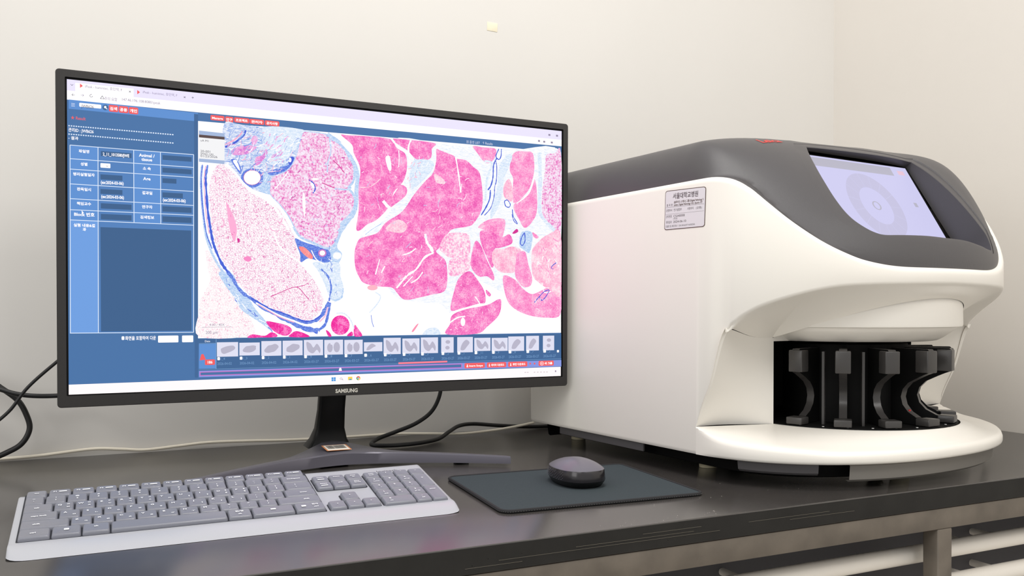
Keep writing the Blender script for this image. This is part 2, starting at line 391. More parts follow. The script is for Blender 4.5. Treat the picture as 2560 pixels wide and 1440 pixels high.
# form table
XS = [175, 245, 334, 401, 484]
def ty(i, x):            # photo y of table line i at x (left and right ends measured)
    L = [363, 397, 423, 460, 497, 524.5, 550, 833]; R = [387, 419, 444, 479, 514, 538.5, 563.5, 831]
    if i < 7: pass
    return L[i] + (R[i] - L[i]) * (x - 175) / 309
for i in range(7):
    for j in range(4):
        if i == 6 and j in (2, 3): continue
        x0, x1 = XS[j], XS[j + 1] if i < 6 or j == 0 else XS[4]
        spoly([(x0, ty(i, x0)), (x1, ty(i, x1)), (x1, ty(i + 1, x1)), (x0, ty(i + 1, x0))], (g_blue if i < 6 else g_sky) if j in (0, 2) else g_cell)
for i in range(8): sline([(175, ty(i, 175)), (484, ty(i, 484))], 1.5, g_line, False)
for j in range(5): sline([(XS[j], ty(0, XS[j])), (XS[j] + (1 if j < 4 else 0), ty(7 if j in (0, 1, 4) else 6, XS[j]))], 1.5, g_line, False)
srect((251, 568), (479, 827), g_box)
def cellbox(x0, x1, i, dy0, h): y = ty(i, x0) + dy0; srect((x0, y), (x1, y + h), g_box)
cellbox(252, 329, 0, 9, 18); cellbox(406, 479, 0, 7, 17); cellbox(406, 479, 1, 6, 17); cellbox(251, 306, 2, 8, 16); cellbox(406, 441, 2, 7, 14)
cellbox(251, 306, 3, 8, 15); cellbox(406, 457, 3, 7, 15); cellbox(252, 329, 4, 7, 17); cellbox(406, 479, 4, 6, 17); cellbox(252, 329, 5, 7, 17); cellbox(406, 479, 5, 6, 17)
srect((251, 408), (276, 421), g_white, .0008); stext('⌄', (265, 417), 6, g_dark)
for s, x, y, al in (('파일명', 210, 382, 'C'), ('성별', 210, 414, 'C'), ('병리실험일자', 210, 440, 'C'), ('판독일시', 210, 477, 'C'), ('책임교수', 210, 513, 'C'), ('Block 번호', 211, 540.5, 'C'), ('실험 내용&결', 211, 567, 'C'), ('과', 211, 577, 'C'),
                 ('Animal /', 367, 393, 'C'), ('tissue', 367, 403, 'C'), ('소 속', 367, 425, 'C'), ('Age', 367, 451, 'C'), ('결과일', 368, 486, 'C'), ('연구자', 368, 521, 'C'), ('검색정보', 368, 547, 'C'),
                 ('2_11_1013580/JWE', 257, 389, 'L'), ('(ex:2024-03-06)', 252, 459.5, 'L'), ('(ex:2024-03-06)', 253, 495, 'L'), ('(ex:2024-03-06)', 407, 503.5, 'L')):
    stext(s, (x, y), 7.6 if ord(s[0]) < 1000 else 6.3, g_white, al, .03, w={'2_11_1013580/JWE': 66, '(ex:2024-03-06)': 57}.get(s))
spoly([(204, 526), (210, 533), (206.5, 533.5), (205, 537)], g_white)
srect((304, 841), (311, 850), g_white, .001); stext('화면을 포함하여 다운', (313, 850), 8, g_white, w=77, bold=.02)
srect((395, 839.5), (446, 856), g_white, .001); srect((455, 839), (483, 855.5), g_white, .001)
spoly([(485, 285), (495, 286), (495, 944), (487, 944)], g_navy2)
# viewer header
for x0, x1, s in ((526, 561, 'Manage'), (563, 583, '연구'), (585, 623, '프로젝트'), (624, 660, '관리자'), (662, 698, '공지사항')):
    y = 287.5 + (x0 - 526) * .098; srect((x0, y), (x1, y + 16), g_red, .0014); stext(s, ((x0 + x1) / 2, y + 11.2), 5.4, g_white, 'C', .03, w=(x1 - x0) * .78)
stext('▣ 음성 LIST', (1166, 358), 6.5, g_thumb, w=33); stext('↑ Results', (1206, 361), 6.5, g_thumb, w=25)
spoly([(1386 + 4 * (1 + math.cos(a)), 375 + 4 * math.sin(a)) for a in np.linspace(0, 6.28, 13)[:-1]], g_white)
# ---- tissue section
t_fat = tissue('tissue_fat', 'foam', (216, 84, 168), (248, 194, 224), (255, 252, 254), 370, 0.0, 0.082)
t_fat2 = tissue('tissue_fat_pale', 'foam', (236, 124, 180), (253, 216, 230), (255, 253, 253), 370, -0.02, 0.062)
t_gland = tissue('tissue_gland', 'mix', (228, 88, 186), (246, 186, 224), (248, 238, 252), 420, 0.38, 0.57)
t_pink = tissue('tissue_pink', 'grain', (236, 84, 178), (252, 134, 202), (255, 190, 226), 520, 0.38, 0.62)
t_pink2 = tissue('tissue_pink_light', 'grain', (248, 118, 190), (254, 160, 212), (255, 208, 230), 520, 0.38, 0.62)
t_pale = tissue('tissue_pale', 'grain', (255, 160, 202), (255, 196, 220), (255, 232, 240), 420, 0.38, 0.60)
t_patch = tissue('tissue_patch', 'mix', (250, 150, 205), (255, 205, 230), (255, 244, 248), 380, 0.40, 0.58)
t_hot = tissue('tissue_hot', 'grain', (232, 20, 146), (246, 50, 166), (255, 150, 212), 600, 0.36, 0.64)
t_blue = tissue('tissue_blue', 'fibre', (58, 84, 210), (104, 140, 230), (190, 208, 246), 420, 0.40, 0.66)
t_lblue = tissue('tissue_light_blue', 'fibre', (150, 190, 238), (192, 216, 246), (242, 247, 255), 300, 0.38, 0.62)
t_pblue = tissue('tissue_pale_blue', 'fibre', (196, 218, 246), (226, 238, 252), (252, 253, 255), 260, 0.38, 0.62)
t_conn = tissue('tissue_connective', 'fibre', (110, 146, 228), (190, 208, 242), (255, 253, 255), 150, 0.36, 0.60)
t_purp = tissue('tissue_purple', 'grain', (214, 120, 214), (240, 168, 222), (236, 200, 242), 420, 0.4, 0.6)
t_vein = glow('vessel_blue', (70, 96, 214)); t_wall = glow('vessel_wall', (206, 190, 240)); t_sal = tissue('tissue_salmon', 'grain', (250, 110, 120), (255, 150, 150), (255, 190, 190), 400)
t_rose = glow('rose_stroke', (255, 178, 208)); t_mag = glow('magenta_stroke', (214, 50, 150))
R3 = lambda L: [(480 + x / 5.333, 300 + y / 5.333) for x, y in L]
R4 = lambda L: [(900 + x / 4.737, 300 + y / 4.737) for x, y in L]
R5 = lambda L: [(480 + x / 4.965, 560 + y / 4.965) for x, y in L]
R6 = lambda L: [(900 + x / 4.737, 560 + y / 4.737) for x, y in L]
def blob(pts, m, halo=None, hw=5): 
    if halo: sline(pts + [pts[0]], hw, halo)
    spoly(pts, m, True)
spoly([(495, 303), (1402, 381), (1402, 832), (495, 846)], g_white)
# connective tissue, upper left
spoly([(560, 310), (610, 313), (770, 330), (752, 372), (742, 392), (735, 415), (712, 432), (682, 446), (680, 485), (650, 480), (618, 466), (594, 436), (572, 412), (560, 400)], t_conn, True)
spoly(R3([(980, 90), (1540, 150), (1440, 330), (1340, 430), (1260, 520), (1060, 600), (1000, 440), (960, 260)]), t_pblue, True)
spoly([(640, 470), (650, 440), (690, 424), (716, 408), (735, 400), (720, 432), (684, 446), (678, 486)], t_lblue, True)
spoly(R3([(1010, 700), (1150, 640), (1280, 600), (1390, 540), (1340, 620), (1240, 690), (1070, 740)]), t_blue, True)
spoly(R3([(520, 420), (600, 360), (740, 340), (860, 360), (800, 420), (720, 460), (560, 470)]), t_purp, True)
spoly(R3([(790, 260), (820, 215), (870, 230), (870, 290), (820, 340), (790, 310)]), t_purp, True)
spoly(R3([(850, 500), (940, 470), (980, 390), (1010, 420), (980, 490), (900, 590), (840, 600)]), t_purp, True)
sline(R3([(440, 365), (560, 310), (640, 250), (690, 200), (715, 140)]), 4.5, t_vein); sline(R3([(440, 330), (560, 270), (640, 200), (670, 150)]), 3, t_rose)
spoly(R3([(520, 540), (570, 520), (620, 570), (660, 680), (640, 720), (580, 640)]), t_blue, True)
spoly(R3([(545, 550), (585, 535), (615, 590), (640, 680), (600, 640)]), g_white, True)
el = lambda cx, cy, rx, ry, n=20: [(cx + rx * math.cos(a), cy + ry * math.sin(a)) for a in np.linspace(0, 2 * PI, n + 1)[:-1]]
spoly(R3(el(800, 775, 150, 128)), t_blue, False); spoly(R3(el(800, 770, 118, 102)), glow('vessel_rim', (190, 110, 180)), False); spoly(R3(el(800, 770, 111, 95)), g_white, False)
spoly(R3([(1280, 520), (1340, 490), (1380, 540), (1330, 600), (1290, 590)]), t_vein, True); spoly(R3(el(1305, 535, 20, 32, 12)), g_white)
# fat lobes on the left
spoly(R5([(100, 950), (220, 720), (200, 560), (170, 330), (260, 400), (400, 620), (540, 860), (620, 1010), (740, 1200), (735, 1385), (90, 1400), (85, 1100)]), t_fat2, True)
spoly(R5([(330, 600), (500, 620), (560, 740), (690, 900), (790, 1060), (900, 1190), (985, 1330), (880, 1250), (700, 1130), (600, 1050), (500, 880), (410, 760)]), t_lblue, True)
spoly([(546, 411), (562, 411), (585, 428), (600, 450), (622, 478), (660, 500), (692, 518), (709, 542), (724, 568), (738, 596), (742, 622), (752, 648), (764, 676), (782, 696), (798, 724), (808, 753), (800, 778), (782, 797), (762, 804), (722, 792), (681, 773), (641, 751), (621, 735), (593, 706), (581, 681), (561, 661), (544, 626), (536, 600), (530, 572), (525, 530), (522, 487), (526, 450), (535, 424)], t_fat, True)
sline([(566, 412), (590, 436), (611, 462), (645, 486), (680, 512), (704, 545), (722, 576)], 6, g_white)
sline(R5([(1010, 60), (1060, 240), (1180, 370), (1340, 480), (1500, 640), (1600, 790)]), 3.4, g_white, w1=5)
spoly([(565, 505), (574, 520), (586, 548), (592, 575), (586, 604), (578, 588), (572, 560), (568, 530)], glow('duct_pink', (255, 176, 216)), True)
spoly(R5([(560, 180), (590, 190), (590, 225), (570, 230)]), t_mag, True); spoly(R5([(640, 420), (700, 400), (740, 440), (700, 470), (650, 450)]), glow('spot_pink', (250, 140, 200)), True)
sline(R5([(980, 900), (1100, 850), (1190, 810), (1270, 785), (1330, 800), (1390, 870), (1450, 940)]), 1.6, t_mag); sline(R5([(1270, 785), (1380, 765), (1440, 730)]), 1.2, t_mag)
# blue capsule band around the fat lobe
BC = [(519, 413), (514, 445), (516, 485), (519, 525), (524, 560), (529, 590), (534, 612), (545, 640), (556, 662), (570, 681), (584, 700), (592, 716), (606, 732), (620, 742), (640, 754), (672, 774), (700, 784), (735, 797), (762, 806), (785, 803), (803, 790), (812, 774), (823, 756)]
sline([(505, 414), (502, 450), (504, 500), (509, 550), (515, 590), (526, 624), (541, 655), (560, 684), (580, 712)], 5.5, t_lblue); sline([(506, 412), (503, 450), (505, 500), (510, 548), (517, 588), (530, 622)], 3, t_blue, wob=.3)
sline([(512, 412), (508, 445), (510, 490), (514, 535), (521, 580), (530, 602)], 5.5, g_white); sline([(514, 415), (510, 450), (512, 500), (516, 545), (523, 585)], 2, t_rose)
sline(BC, 5, t_blue, wob=.35, w1=9); sline(BC[1:10], 4, t_vein, wob=.4)
sline([(622, 742), (650, 765), (690, 787), (720, 803), (760, 820), (795, 828)], 6, t_blue, wob=.35, w1=12); sline([(795, 826), (812, 812), (820, 785), (826, 757)], 9, t_blue, wob=.3, w1=4)
sline([(640, 757), (672, 776), (700, 790), (735, 803), (765, 814), (790, 812)], 4.5, g_white); sline([(645, 761), (675, 779), (700, 793), (735, 806)], 2.2, t_rose)
sline([(798, 805), (812, 790), (819, 768)], 4, glow('band_core', (246, 200, 226))); sline([(628, 746), (672, 771), (702, 781), (735, 794), (762, 803), (785, 800), (803, 787)], 3, t_vein, wob=.4)
# small hot-pink lobes along the bottom
for L in ([(920, 1210), (1040, 1225), (1180, 1260), (1240, 1320), (1180, 1385), (1080, 1370), (980, 1300)], [(695, 1395), (760, 1370), (900, 1388), (980, 1345), (1050, 1370), (1040, 1404), (850, 1410), (700, 1414)], [(1220, 1370), (1290, 1330), (1400, 1360), (1450, 1403), (1215, 1403)],
          [(1660, 1320), (1700, 1340), (1730, 1392), (1690, 1395)], [(1920, 1388), (1980, 1335), (1995, 1385)], [(2015, 1255), (2060, 1300), (2110, 1388), (2012, 1390)]): spoly(R5(L), t_hot, True)
sline(R5([(1790, 1110), (1880, 1110), (1960, 1180), (2010, 1300)]), 3, t_pblue); spoly(R5(el(1838, 1257, 116, 122)), t_hot)
spoly(R5(el(1975, 1355, 16, 16, 10)), t_hot)
# trail of connective tissue to the right of the fat lobe
spoly(R5([(1690, 260), (1790, 200), (1850, 60), (1900, 20), (1840, 160), (1800, 290), (1860, 370), (1830, 470), (1760, 560), (1700, 480)]), t_lblue, True)
spoly(R5([(1500, 480), (1720, 470), (1830, 500), (1840, 640), (1880, 800), (1850, 930), (1750, 960), (1700, 900), (1640, 740), (1560, 580)]), t_pblue, True)
sline(R5([(1600, 560), (1690, 660), (1725, 780), (1710, 890), (1700, 960)]), 3.5, t_blue, wob=.6); sline(R5([(1760, 950), (1850, 920), (1875, 800)]), 4, t_lblue, wob=.6)
spoly(R5([(1280, 180), (1400, 230), (1600, 290), (1700, 335), (1720, 450), (1640, 480), (1500, 440), (1430, 430), (1350, 475), (1340, 380), (1300, 270)]), t_blue, True)
sline(R5([(1340, 160), (1480, 210), (1640, 290), (1720, 320)]), 2.5, g_white); sline(R5([(1480, 330), (1540, 440), (1640, 500)]), 2.5, g_white)
spoly(R5([(1325, 285), (1390, 290), (1460, 350), (1500, 410), (1475, 437), (1410, 400), (1350, 340)]), t_sal, True)
spoly(R5(el(1615, 362, 52, 48, 16)), glow('vessel_mauve', (206, 130, 200))); spoly(R5(el(1615, 362, 34, 32, 14)), g_white); spoly(R5(el(1800, 395, 58, 48, 16)), t_pblue); spoly(R5(el(1800, 395, 50, 40, 16)), g_white)
# central gland
CG = [(757, 334), (772, 331), (817, 338), (829, 352), (846, 357), (864, 375), (879, 401), (883, 431), (879, 454), (868, 470), (879, 486), (885, 506), (874, 534), (851, 557), (849, 572), (836, 606), (818, 618), (782, 604), (752, 590), (736, 566), (722, 540), (701, 512), (677, 486), (676, 466), (680, 446), (712, 431), (729, 416), (741, 390), (748, 364)]
sline(CG[4:20], 12, t_lblue); blob(CG, t_gland, t_lblue, 5)
sline(R3([(1830, 240), (1850, 420), (1810, 560), (1800, 700)]), 3.4, t_lblue, wob=.4); sline(R3([(1100, 920), (1180, 830), (1280, 690)]), 2.4, g_white); sline(R3([(1900, 915), (2060, 930), (2120, 900)]), 4, t_lblue)
sline(R3([(1730, 840), (1900, 910)]), 2, t_mag, False); sline(R3([(1880, 540), (1960, 620), (2030, 710)]), 2, t_mag, wob=.3); spoly(R3([(1480, 980), (1500, 1000), (1510, 1120), (1500, 1300), (1480, 1200), (1470, 1060)]), g_white, True)
spoly(R3([(1570, 810), (1610, 830), (1640, 900), (1600, 900)]), g_white, True); sline(R3([(1560, 800), (1620, 850), (1640, 920), (1610, 980)]), 2.4, t_vein, wob=.5); spoly(R3(el(1640, 790, 50, 16, 10)), g_white)
# strip of pale connective between the two halves
sline(R3([(1800, 190), (1990, 330), (2110, 500), (2200, 700), (2190, 950), (2170, 1200), (2050, 1380), (1960, 1500)]), 11, t_lblue, wob=.2)
sline(R3([(1990, 300), (2150, 480), (2250, 640), (2245, 900), (2230, 1150)]), 5, g_white)
# large pink lobes on the right
t_haze = tissue('tissue_haze', 'fibre', (216, 230, 248), (242, 246, 254), (255, 255, 255), 120, 0.34, 0.56)
spoly([(980, 350), (1120, 362), (1280, 374), (1402, 384), (1402, 600), (1330, 690), (1290, 745), (1180, 700), (1130, 780), (1100, 760), (1040, 755), (980, 735), (930, 640), (900, 590), (960, 540), (1010, 460)], t_haze, True)
big = [(870, 339), (900, 340), (974, 348), (991, 370), (1013, 386), (1017, 418), (1010, 448), (999, 465), (984, 481), (972, 517), (942, 549), (917, 562), (900, 576), (890, 572), (896, 525), (896, 469), (900, 422), (884, 384), (879, 362), (852, 338)]
spoly(big, t_pink, True)
spoly(R4([(375, 225), (600, 240), (885, 278), (848, 345), (838, 448), (745, 484), (655, 462), (612, 420), (555, 360), (460, 300)]), t_pink, True)
spoly(R4([(480, 770), (550, 810), (535, 900), (400, 1010), (335, 1045), (360, 950), (420, 850)]), t_pink, True)
mainl = [(1090, 374), (1101, 377), (1132, 389), (1141, 397), (1164, 401), (1183, 418), (1199, 435), (1206, 490), (1202, 528), (1183, 559), (1168, 567), (1132, 573), (1117, 587), (1098, 619), (1090, 630), (1111, 649), (1117, 672), (1117, 708), (1109, 729), (1079, 737), (1048, 744), (1018, 750), (1003, 745), (991, 731), (978, 719), (942, 716), (910, 708), (898, 694), (888, 670), (886, 630), (896, 600), (913, 592), (942, 583), (959, 562), (970, 552), (1006, 528), (1035, 486), (1060, 456), (1082, 432), (1090, 400)]
spoly(mainl, t_pink, True)
for L in ([(600, 150), (900, 40), (1000, 180), (700, 330), (620, 260)],): pass
spoly(R6([(1030, 120), (1240, 110), (1300, 180), (1290, 370), (1180, 390), (1060, 400), (990, 350), (935, 280)]), t_patch, True)
spoly(R6([(1060, 430), (1190, 395), (1300, 400), (1290, 540), (1160, 610), (1050, 600)]), t_patch, True)
spoly(R4([(880, 640), (980, 700), (1000, 760), (900, 740)]), t_pale, True); spoly(R4([(300, 1290), (450, 1180), (560, 1260), (480, 1340)]), t_pale, True)
for L, w in (([(1130, 440), (1160, 620), (1190, 860)], 4), ([(370, 225), (450, 320), (560, 400), (590, 460)], 5), ([(455, 360), (460, 450), (455, 560)], 2), ([(600, 240), (570, 330), (590, 450), (640, 470)], 4), ([(1190, 860), (1200, 760)], 2)): sline(R4(L), w, g_white, wob=.3)
for L, w in (([(860, 345), (760, 400), (660, 540), (560, 610), (430, 760)], 5), ([(770, 120), (790, 220), (840, 290), (860, 350)], 7), ([(230, 420), (180, 600)], 2.5), ([(740, 570), (680, 650), (600, 700)], 3), ([(620, 620), (510, 740)], 3), ([(660, 290), (590, 340), (500, 370)], 3), ([(290, 500), (250, 580)], 3)): sline(R6(L), w, g_white, wob=.4)
sline(R4([(270, 960), (310, 1010), (340, 1070), (200, 1240), (30, 1370)]), 8, g_white, wob=.3); sline(R4([(60, 1360), (150, 1290), (250, 1230)]), 2, t_lblue)
spoly(R4([(300, 440), (350, 440), (370, 580), (340, 600), (310, 520)]), g_white, True); sline(R4([(0, 800), (120, 790), (240, 700)]), 2.5, t_pale)
spoly(R4([(590, 620), (640, 480), (830, 480), (870, 560), (760, 700), (620, 820), (580, 760)]), t_pblue, True)
sline(R6([(130, 1080), (140, 1160), (160, 1220)]), 1.6, t_blue); sline(R6([(180, 810), (240, 860), (200, 950), (110, 1050)]), 3, t_pblue); spoly(R6([(610, 1270), (660, 1200), (690, 1180), (670, 1220), (630, 1275)]), glow('sliver_rose', (255, 150, 180)), True)
spoly(R6(el(145, 755, 62, 32, 14)), glow('blob_rose', (255, 184, 200))); spoly(R6([(740, 1300), (800, 1240), (900, 1230), (950, 1290), (930, 1312), (750, 1312)]), t_pblue, True)
for L, m in (([(1330, 310), (1450, 325), (1600, 345), (1590, 450), (1520, 515), (1450, 480), (1390, 400)], t_pink2), ([(1790, 440), (1850, 375), (1950, 375), (2040, 395), (2060, 560), (2040, 700), (1980, 850), (1830, 985), (1800, 900), (1810, 700), (1770, 600)], t_pink2),
             ([(1815, 1010), (1990, 870), (2060, 700), (2090, 850), (2090, 1080), (2040, 1200), (1950, 1280), (1880, 1180)], t_pink2), ([(2200, 420), (2300, 400), (2375, 396), (2375, 1310), (2250, 1240), (2160, 1120), (2150, 900), (2185, 600)], t_gland),
             ([(1700, 780), (1760, 700), (1800, 800), (1800, 950), (1760, 960), (1700, 900)], t_pale), ([(1395, 1265), (1500, 1190), (1640, 1165), (1715, 1195), (1700, 1330), (1660, 1395), (1530, 1330), (1430, 1290)], t_pink2)): spoly(R4(L), m, True)
for L, m in (([(1420, 90), (1520, 80), (1600, 120), (1690, 155), (1760, 122), (1800, 180), (1785, 240), (1650, 285), (1590, 300), (1600, 420), (1560, 520), (1500, 400), (1430, 230)], t_pink), ([(1580, 310), (1700, 295), (1800, 268), (1900, 310), (1860, 420), (1830, 560), (1760, 582), (1640, 560), (1560, 440)], t_pale),
             ([(1860, 345), (1950, 330), (1990, 480), (2035, 640), (2010, 735), (1920, 740), (1835, 620), (1840, 450)], t_pink2), ([(1370, 200), (1430, 260), (1500, 430), (1580, 600), (1575, 670), (1500, 620), (1400, 620), (1310, 500), (1330, 300)], t_pink),
             ([(1290, 560), (1380, 650), (1470, 800), (1480, 930), (1400, 945), (1200, 1000), (1070, 1020), (1110, 800), (1170, 640)], t_pink), ([(1090, 1080), (1250, 1010), (1500, 960), (1640, 890), (1670, 930), (1640, 1080), (1500, 1220), (1380, 1300), (1020, 1306), (1060, 1190)], t_pink),
             ([(1690, 620), (1830, 660), (1930, 770), (2040, 830), (2200, 760), (2372, 700), (2372, 1066), (2200, 1110), (1990, 1080), (1820, 1000), (1730, 880)], t_pink2), ([(2030, 330), (2120, 200), (2220, 130), (2372, 115), (2372, 820), (2260, 790), (2120, 700), (2040, 600)], t_pale),
             ([(2040, 100), (2110, 150), (2090, 175), (2050, 150)], t_pink2), ([(1490, 780), (1545, 830), (1530, 860), (1495, 830)], t_pink), ([(1800, 110), (1850, 60), (1870, 90), (1830, 115)], t_mag)): spoly(R6(L), m, True)
sline(R6([(1060, 1170), (1150, 1110), (1240, 1095)]), 4, g_white, wob=.3); spoly(R6(el(1215, 1160, 28, 50, 12)), g_white); sline(R6([(1360, 860), (1400, 920), (1420, 960)]), 3, g_white); sline(R6([(2150, 700), (2180, 810), (2260, 800)]), 3, g_white, wob=.3)
spoly(R6([(1910, 100), (2030, 100), (2030, 240), (2000, 340), (1940, 310), (1880, 250)]), t_lblue, True)
sline(R4([(2120, 385), (2130, 700), (2120, 1000), (2150, 1150), (2300, 1310)]), 11, t_pblue, wob=.2); sline(R4([(2200, 640), (2060, 700)]), 1.5, g_white)
sline(R4([(2070, 640), (2000, 860), (1850, 990)]), 3, g_white, wob=.3)
sline(R4([(1470, 490), (1560, 520), (1500, 700), (1480, 960)]), 6, t_pblue); spoly(R4([(1640, 560), (1740, 420), (1800, 430), (1760, 560), (1700, 700), (1680, 900), (1600, 1100), (1540, 1160), (1560, 1000), (1620, 800)]), t_pblue, True)
for L, w in (([(1640, 345), (1605, 430), (1640, 470), (1665, 430), (1670, 345)], 2.2), ([(1620, 450), (1590, 500), (1575, 560), (1570, 680), (1545, 780), (1510, 830)], 3), ([(1600, 480), (1615, 560), (1610, 720), (1590, 800), (1585, 900), (1545, 1040), (1470, 1130)], 2.2),
             ([(1540, 830), (1530, 940), (1480, 1050), (1430, 1130)], 3.2), ([(1705, 965), (1740, 950), (1775, 1000), (1760, 1035), (1720, 1020), (1705, 965)], 2.2), ([(1800, 1060), (1810, 1140), (1860, 1230), (1820, 1200), (1795, 1120)], 2.2)): sline(R4(L), w, t_vein, wob=.4)
for L, w in (([(1945, 100), (1910, 160), (1895, 230), (1920, 255), (1950, 200), (1945, 110)], 2.6), ([(2235, 780), (2180, 800), (2120, 860), (2060, 930)], 2.2), ([(2240, 785), (2190, 870), (2145, 905), (2120, 860)], 2.2), ([(2320, 460), (2280, 490), (2260, 520), (2285, 535)], 2.2)): sline(R6(L), w, t_vein, wob=.3)
# fine detail: fibres, clefts and specks inside the outlines
rs = random.Random(11)
def inside(p, poly):
    c = False
    for (x1, y1), (x2, y2) in zip(poly, poly[1:] + poly[:1]):
        if (y1 > p[1]) != (y2 > p[1]) and p[0] < (x2 - x1) * (p[1] - y1) / (y2 - y1) + x1: c = not c
    return c
def sprinkle(poly, n, mats, lmin, lmax, w, ang, spread):
    xs_, ys_ = [p[0] for p in poly], [p[1] for p in poly]; k = 0; t = 0; layer(); LAY.append(1)
    while k < n and t < n * 8:
        t += 1; p = (rs.uniform(min(xs_), max(xs_)), rs.uniform(min(ys_), max(ys_))); l = rs.uniform(lmin, lmax)
        a = math.radians(ang + rs.uniform(-spread, spread)); b2 = a + rs.uniform(-.7, .7)
        q = (p[0] + l * .5 * math.cos(a), p[1] + l * .5 * math.sin(a)); r = (q[0] + l * .5 * math.cos(b2), q[1] + l * .5 * math.sin(b2))
        if inside(p, poly) and inside(r, poly): sline([p, q, r], w * rs.uniform(.5, 1.3), rs.choice(mats), n=3); k += 1
    LAY.pop(); layer()
conn = [(566, 322), (640, 322), (700, 330), (764, 336), (748, 372), (738, 396), (716, 424), (684, 444), (670, 470), (640, 468), (600, 436), (574, 408), (564, 398)]
sprinkle(conn, 150, [t_blue, t_lblue, g_white, glow('fibre_blue', (140, 170, 232)), t_rose], 6, 24, 1.3, -35, 45)
sprinkle([(640, 330), (760, 338), (742, 372), (732, 400), (700, 420), (668, 420), (650, 380)], 60, [g_white, t_lblue, t_pblue, t_purp], 6, 20, 2.6, -50, 40)
fatp = [(546, 416), (585, 432), (622, 482), (692, 520), (738, 600), (760, 680), (800, 724), (800, 776), (762, 800), (681, 770), (593, 700), (544, 622), (524, 530), (524, 450)]
sprinkle(fatp, 110, [t_mag, glow('speck_pink', (238, 120, 190)), glow('speck_rose', (250, 160, 205))], 2, 8, 1.1, 0, 180)
sprinkle(fatp, 14, [glow('duct_rose', (248, 178, 214))], 8, 22, 2.2, 70, 40)
sprinkle(CG, 90, [glow('speck_plum', (196, 60, 160)), t_lblue, g_white, t_purp], 3, 9, 1.6, 0, 180)
sprinkle(big, 34, [g_white, t_pale, t_lblue], 4, 16, 1.3, 100, 60); sprinkle(mainl, 80, [g_white, t_pale, t_lblue, t_patch], 4, 20, 1.3, -50, 50)
sprinkle([(1310, 700), (1400, 720), (1400, 780), (1360, 790), (1300, 760)], 16, [g_white, t_pale], 3, 10, 1.2, 60, 60)
sprinkle([(1125, 800), (1240, 760), (1250, 790), (1200, 826), (1120, 832)], 18, [g_white, t_pale], 3, 9, 1.2, 0, 90)
sprinkle([(1190, 690), (1215, 740), (1205, 765), (1130, 770), (1140, 700)], 20, [g_white, t_mag, t_pale], 2, 7, 1.1, 60, 90)
sprinkle([(1340, 600), (1400, 590), (1400, 720), (1340, 700)], 22, [g_white, t_pink2], 5, 16, 2, 80, 60)
sprinkle([(838, 560), (852, 640), (850, 750), (830, 760), (815, 700), (790, 660), (800, 640)], 40, [t_blue, t_lblue, g_white], 4, 16, 1.4, 80, 50)
sprinkle([(1030, 385), (1080, 400), (1050, 440), (1030, 470), (1010, 478), (1020, 420)], 22, [t_lblue, t_rose, g_white], 5, 14, 1.4, -60, 50)
sprinkle([(560, 690), (600, 745), (660, 800), (690, 840), (640, 800), (590, 760)], 30, [t_blue, t_lblue, g_white], 6, 20, 1.6, 50, 20)
spoly(R3(el(800, 770, 111, 95)), g_white, False); spoly(R5(el(1615, 362, 34, 32, 14)), g_white)
# slide label thumbnail, top left of the viewer (its square code is left out)
spoly([(497, 327), (561, 334), (561, 411), (497, 405)], g_steel); spoly([(497, 339), (561, 345.5), (561, 402), (497, 397)], g_paper); spoly([(497, 337), (561, 343), (561, 350), (497, 344)], g_brown)
stext('uA M1', (501, 354), 5, g_dark, w=20); stext('20-001', (501, 381), 6, g_dark, w=24); stext('SMAD ORI', (501, 387), 5, g_dark, w=32); stext('01/23/2026', (501, 393), 6, g_dark, w=42)
stext('4.00 / 40X', (523, 815), 6, g_grey, w=38)
spoly([(504, 818), (580, 817.4), (580, 818), (504, 818.8)], g_grey); stext('200 μm', (514, 835), 8, g_grey, w=30)
# thumbnails strip
spoly([(495, 848), (1402, 834), (1402, 917), (497, 941)], g_navy2)
spoly([(497, 860), (540, 859), (540, 921), (497, 922)], g_blue); sline([(540, 848), (540, 922)], 1.4, g_dim, False); sline([(497, 859), (540, 858)], 1, g_dim, False)
stext('Date', (512, 855.5), 5, g_white, w=13); spoly([(500, 897), (503, 886), (508, 885), (512, 893), (514, 899), (499, 901)], g_red); srect((512, 899), (537, 912), g_red, .0012); stext('186', (519, 909), 7, g_white, w=12, bold=.02)
TH = [(542, 595, 856, 891), (598, 649, 857, 888), (653, 703, 853, 889), (706, 756, 852, 888), (759, 807, 850, 888), (810, 857, 850, 886), (860, 906, 850, 885), (909, 955, 856, 878), (958, 1001, 845, 885), (1005, 1048, 846.5, 883.5), (1051, 1094, 844, 882.5), (1102, 1133, 843.5, 881.5), (1142, 1181, 843, 880.5), (1184.5, 1225, 845, 877), (1228, 1268, 845, 877), (1269.5, 1309, 841.5, 877), (1314, 1346, 840, 876), (1356, 1384, 839.5, 875.5)]
names = ['1_4', '1_3', '1_2', '1_1', '1_9', '1_8', '1_7', '1_6', '1_5', '1_4', '1_3', '1_2', '1_1', '1_11', '1_9', '1_8', '1_7', '1_2']
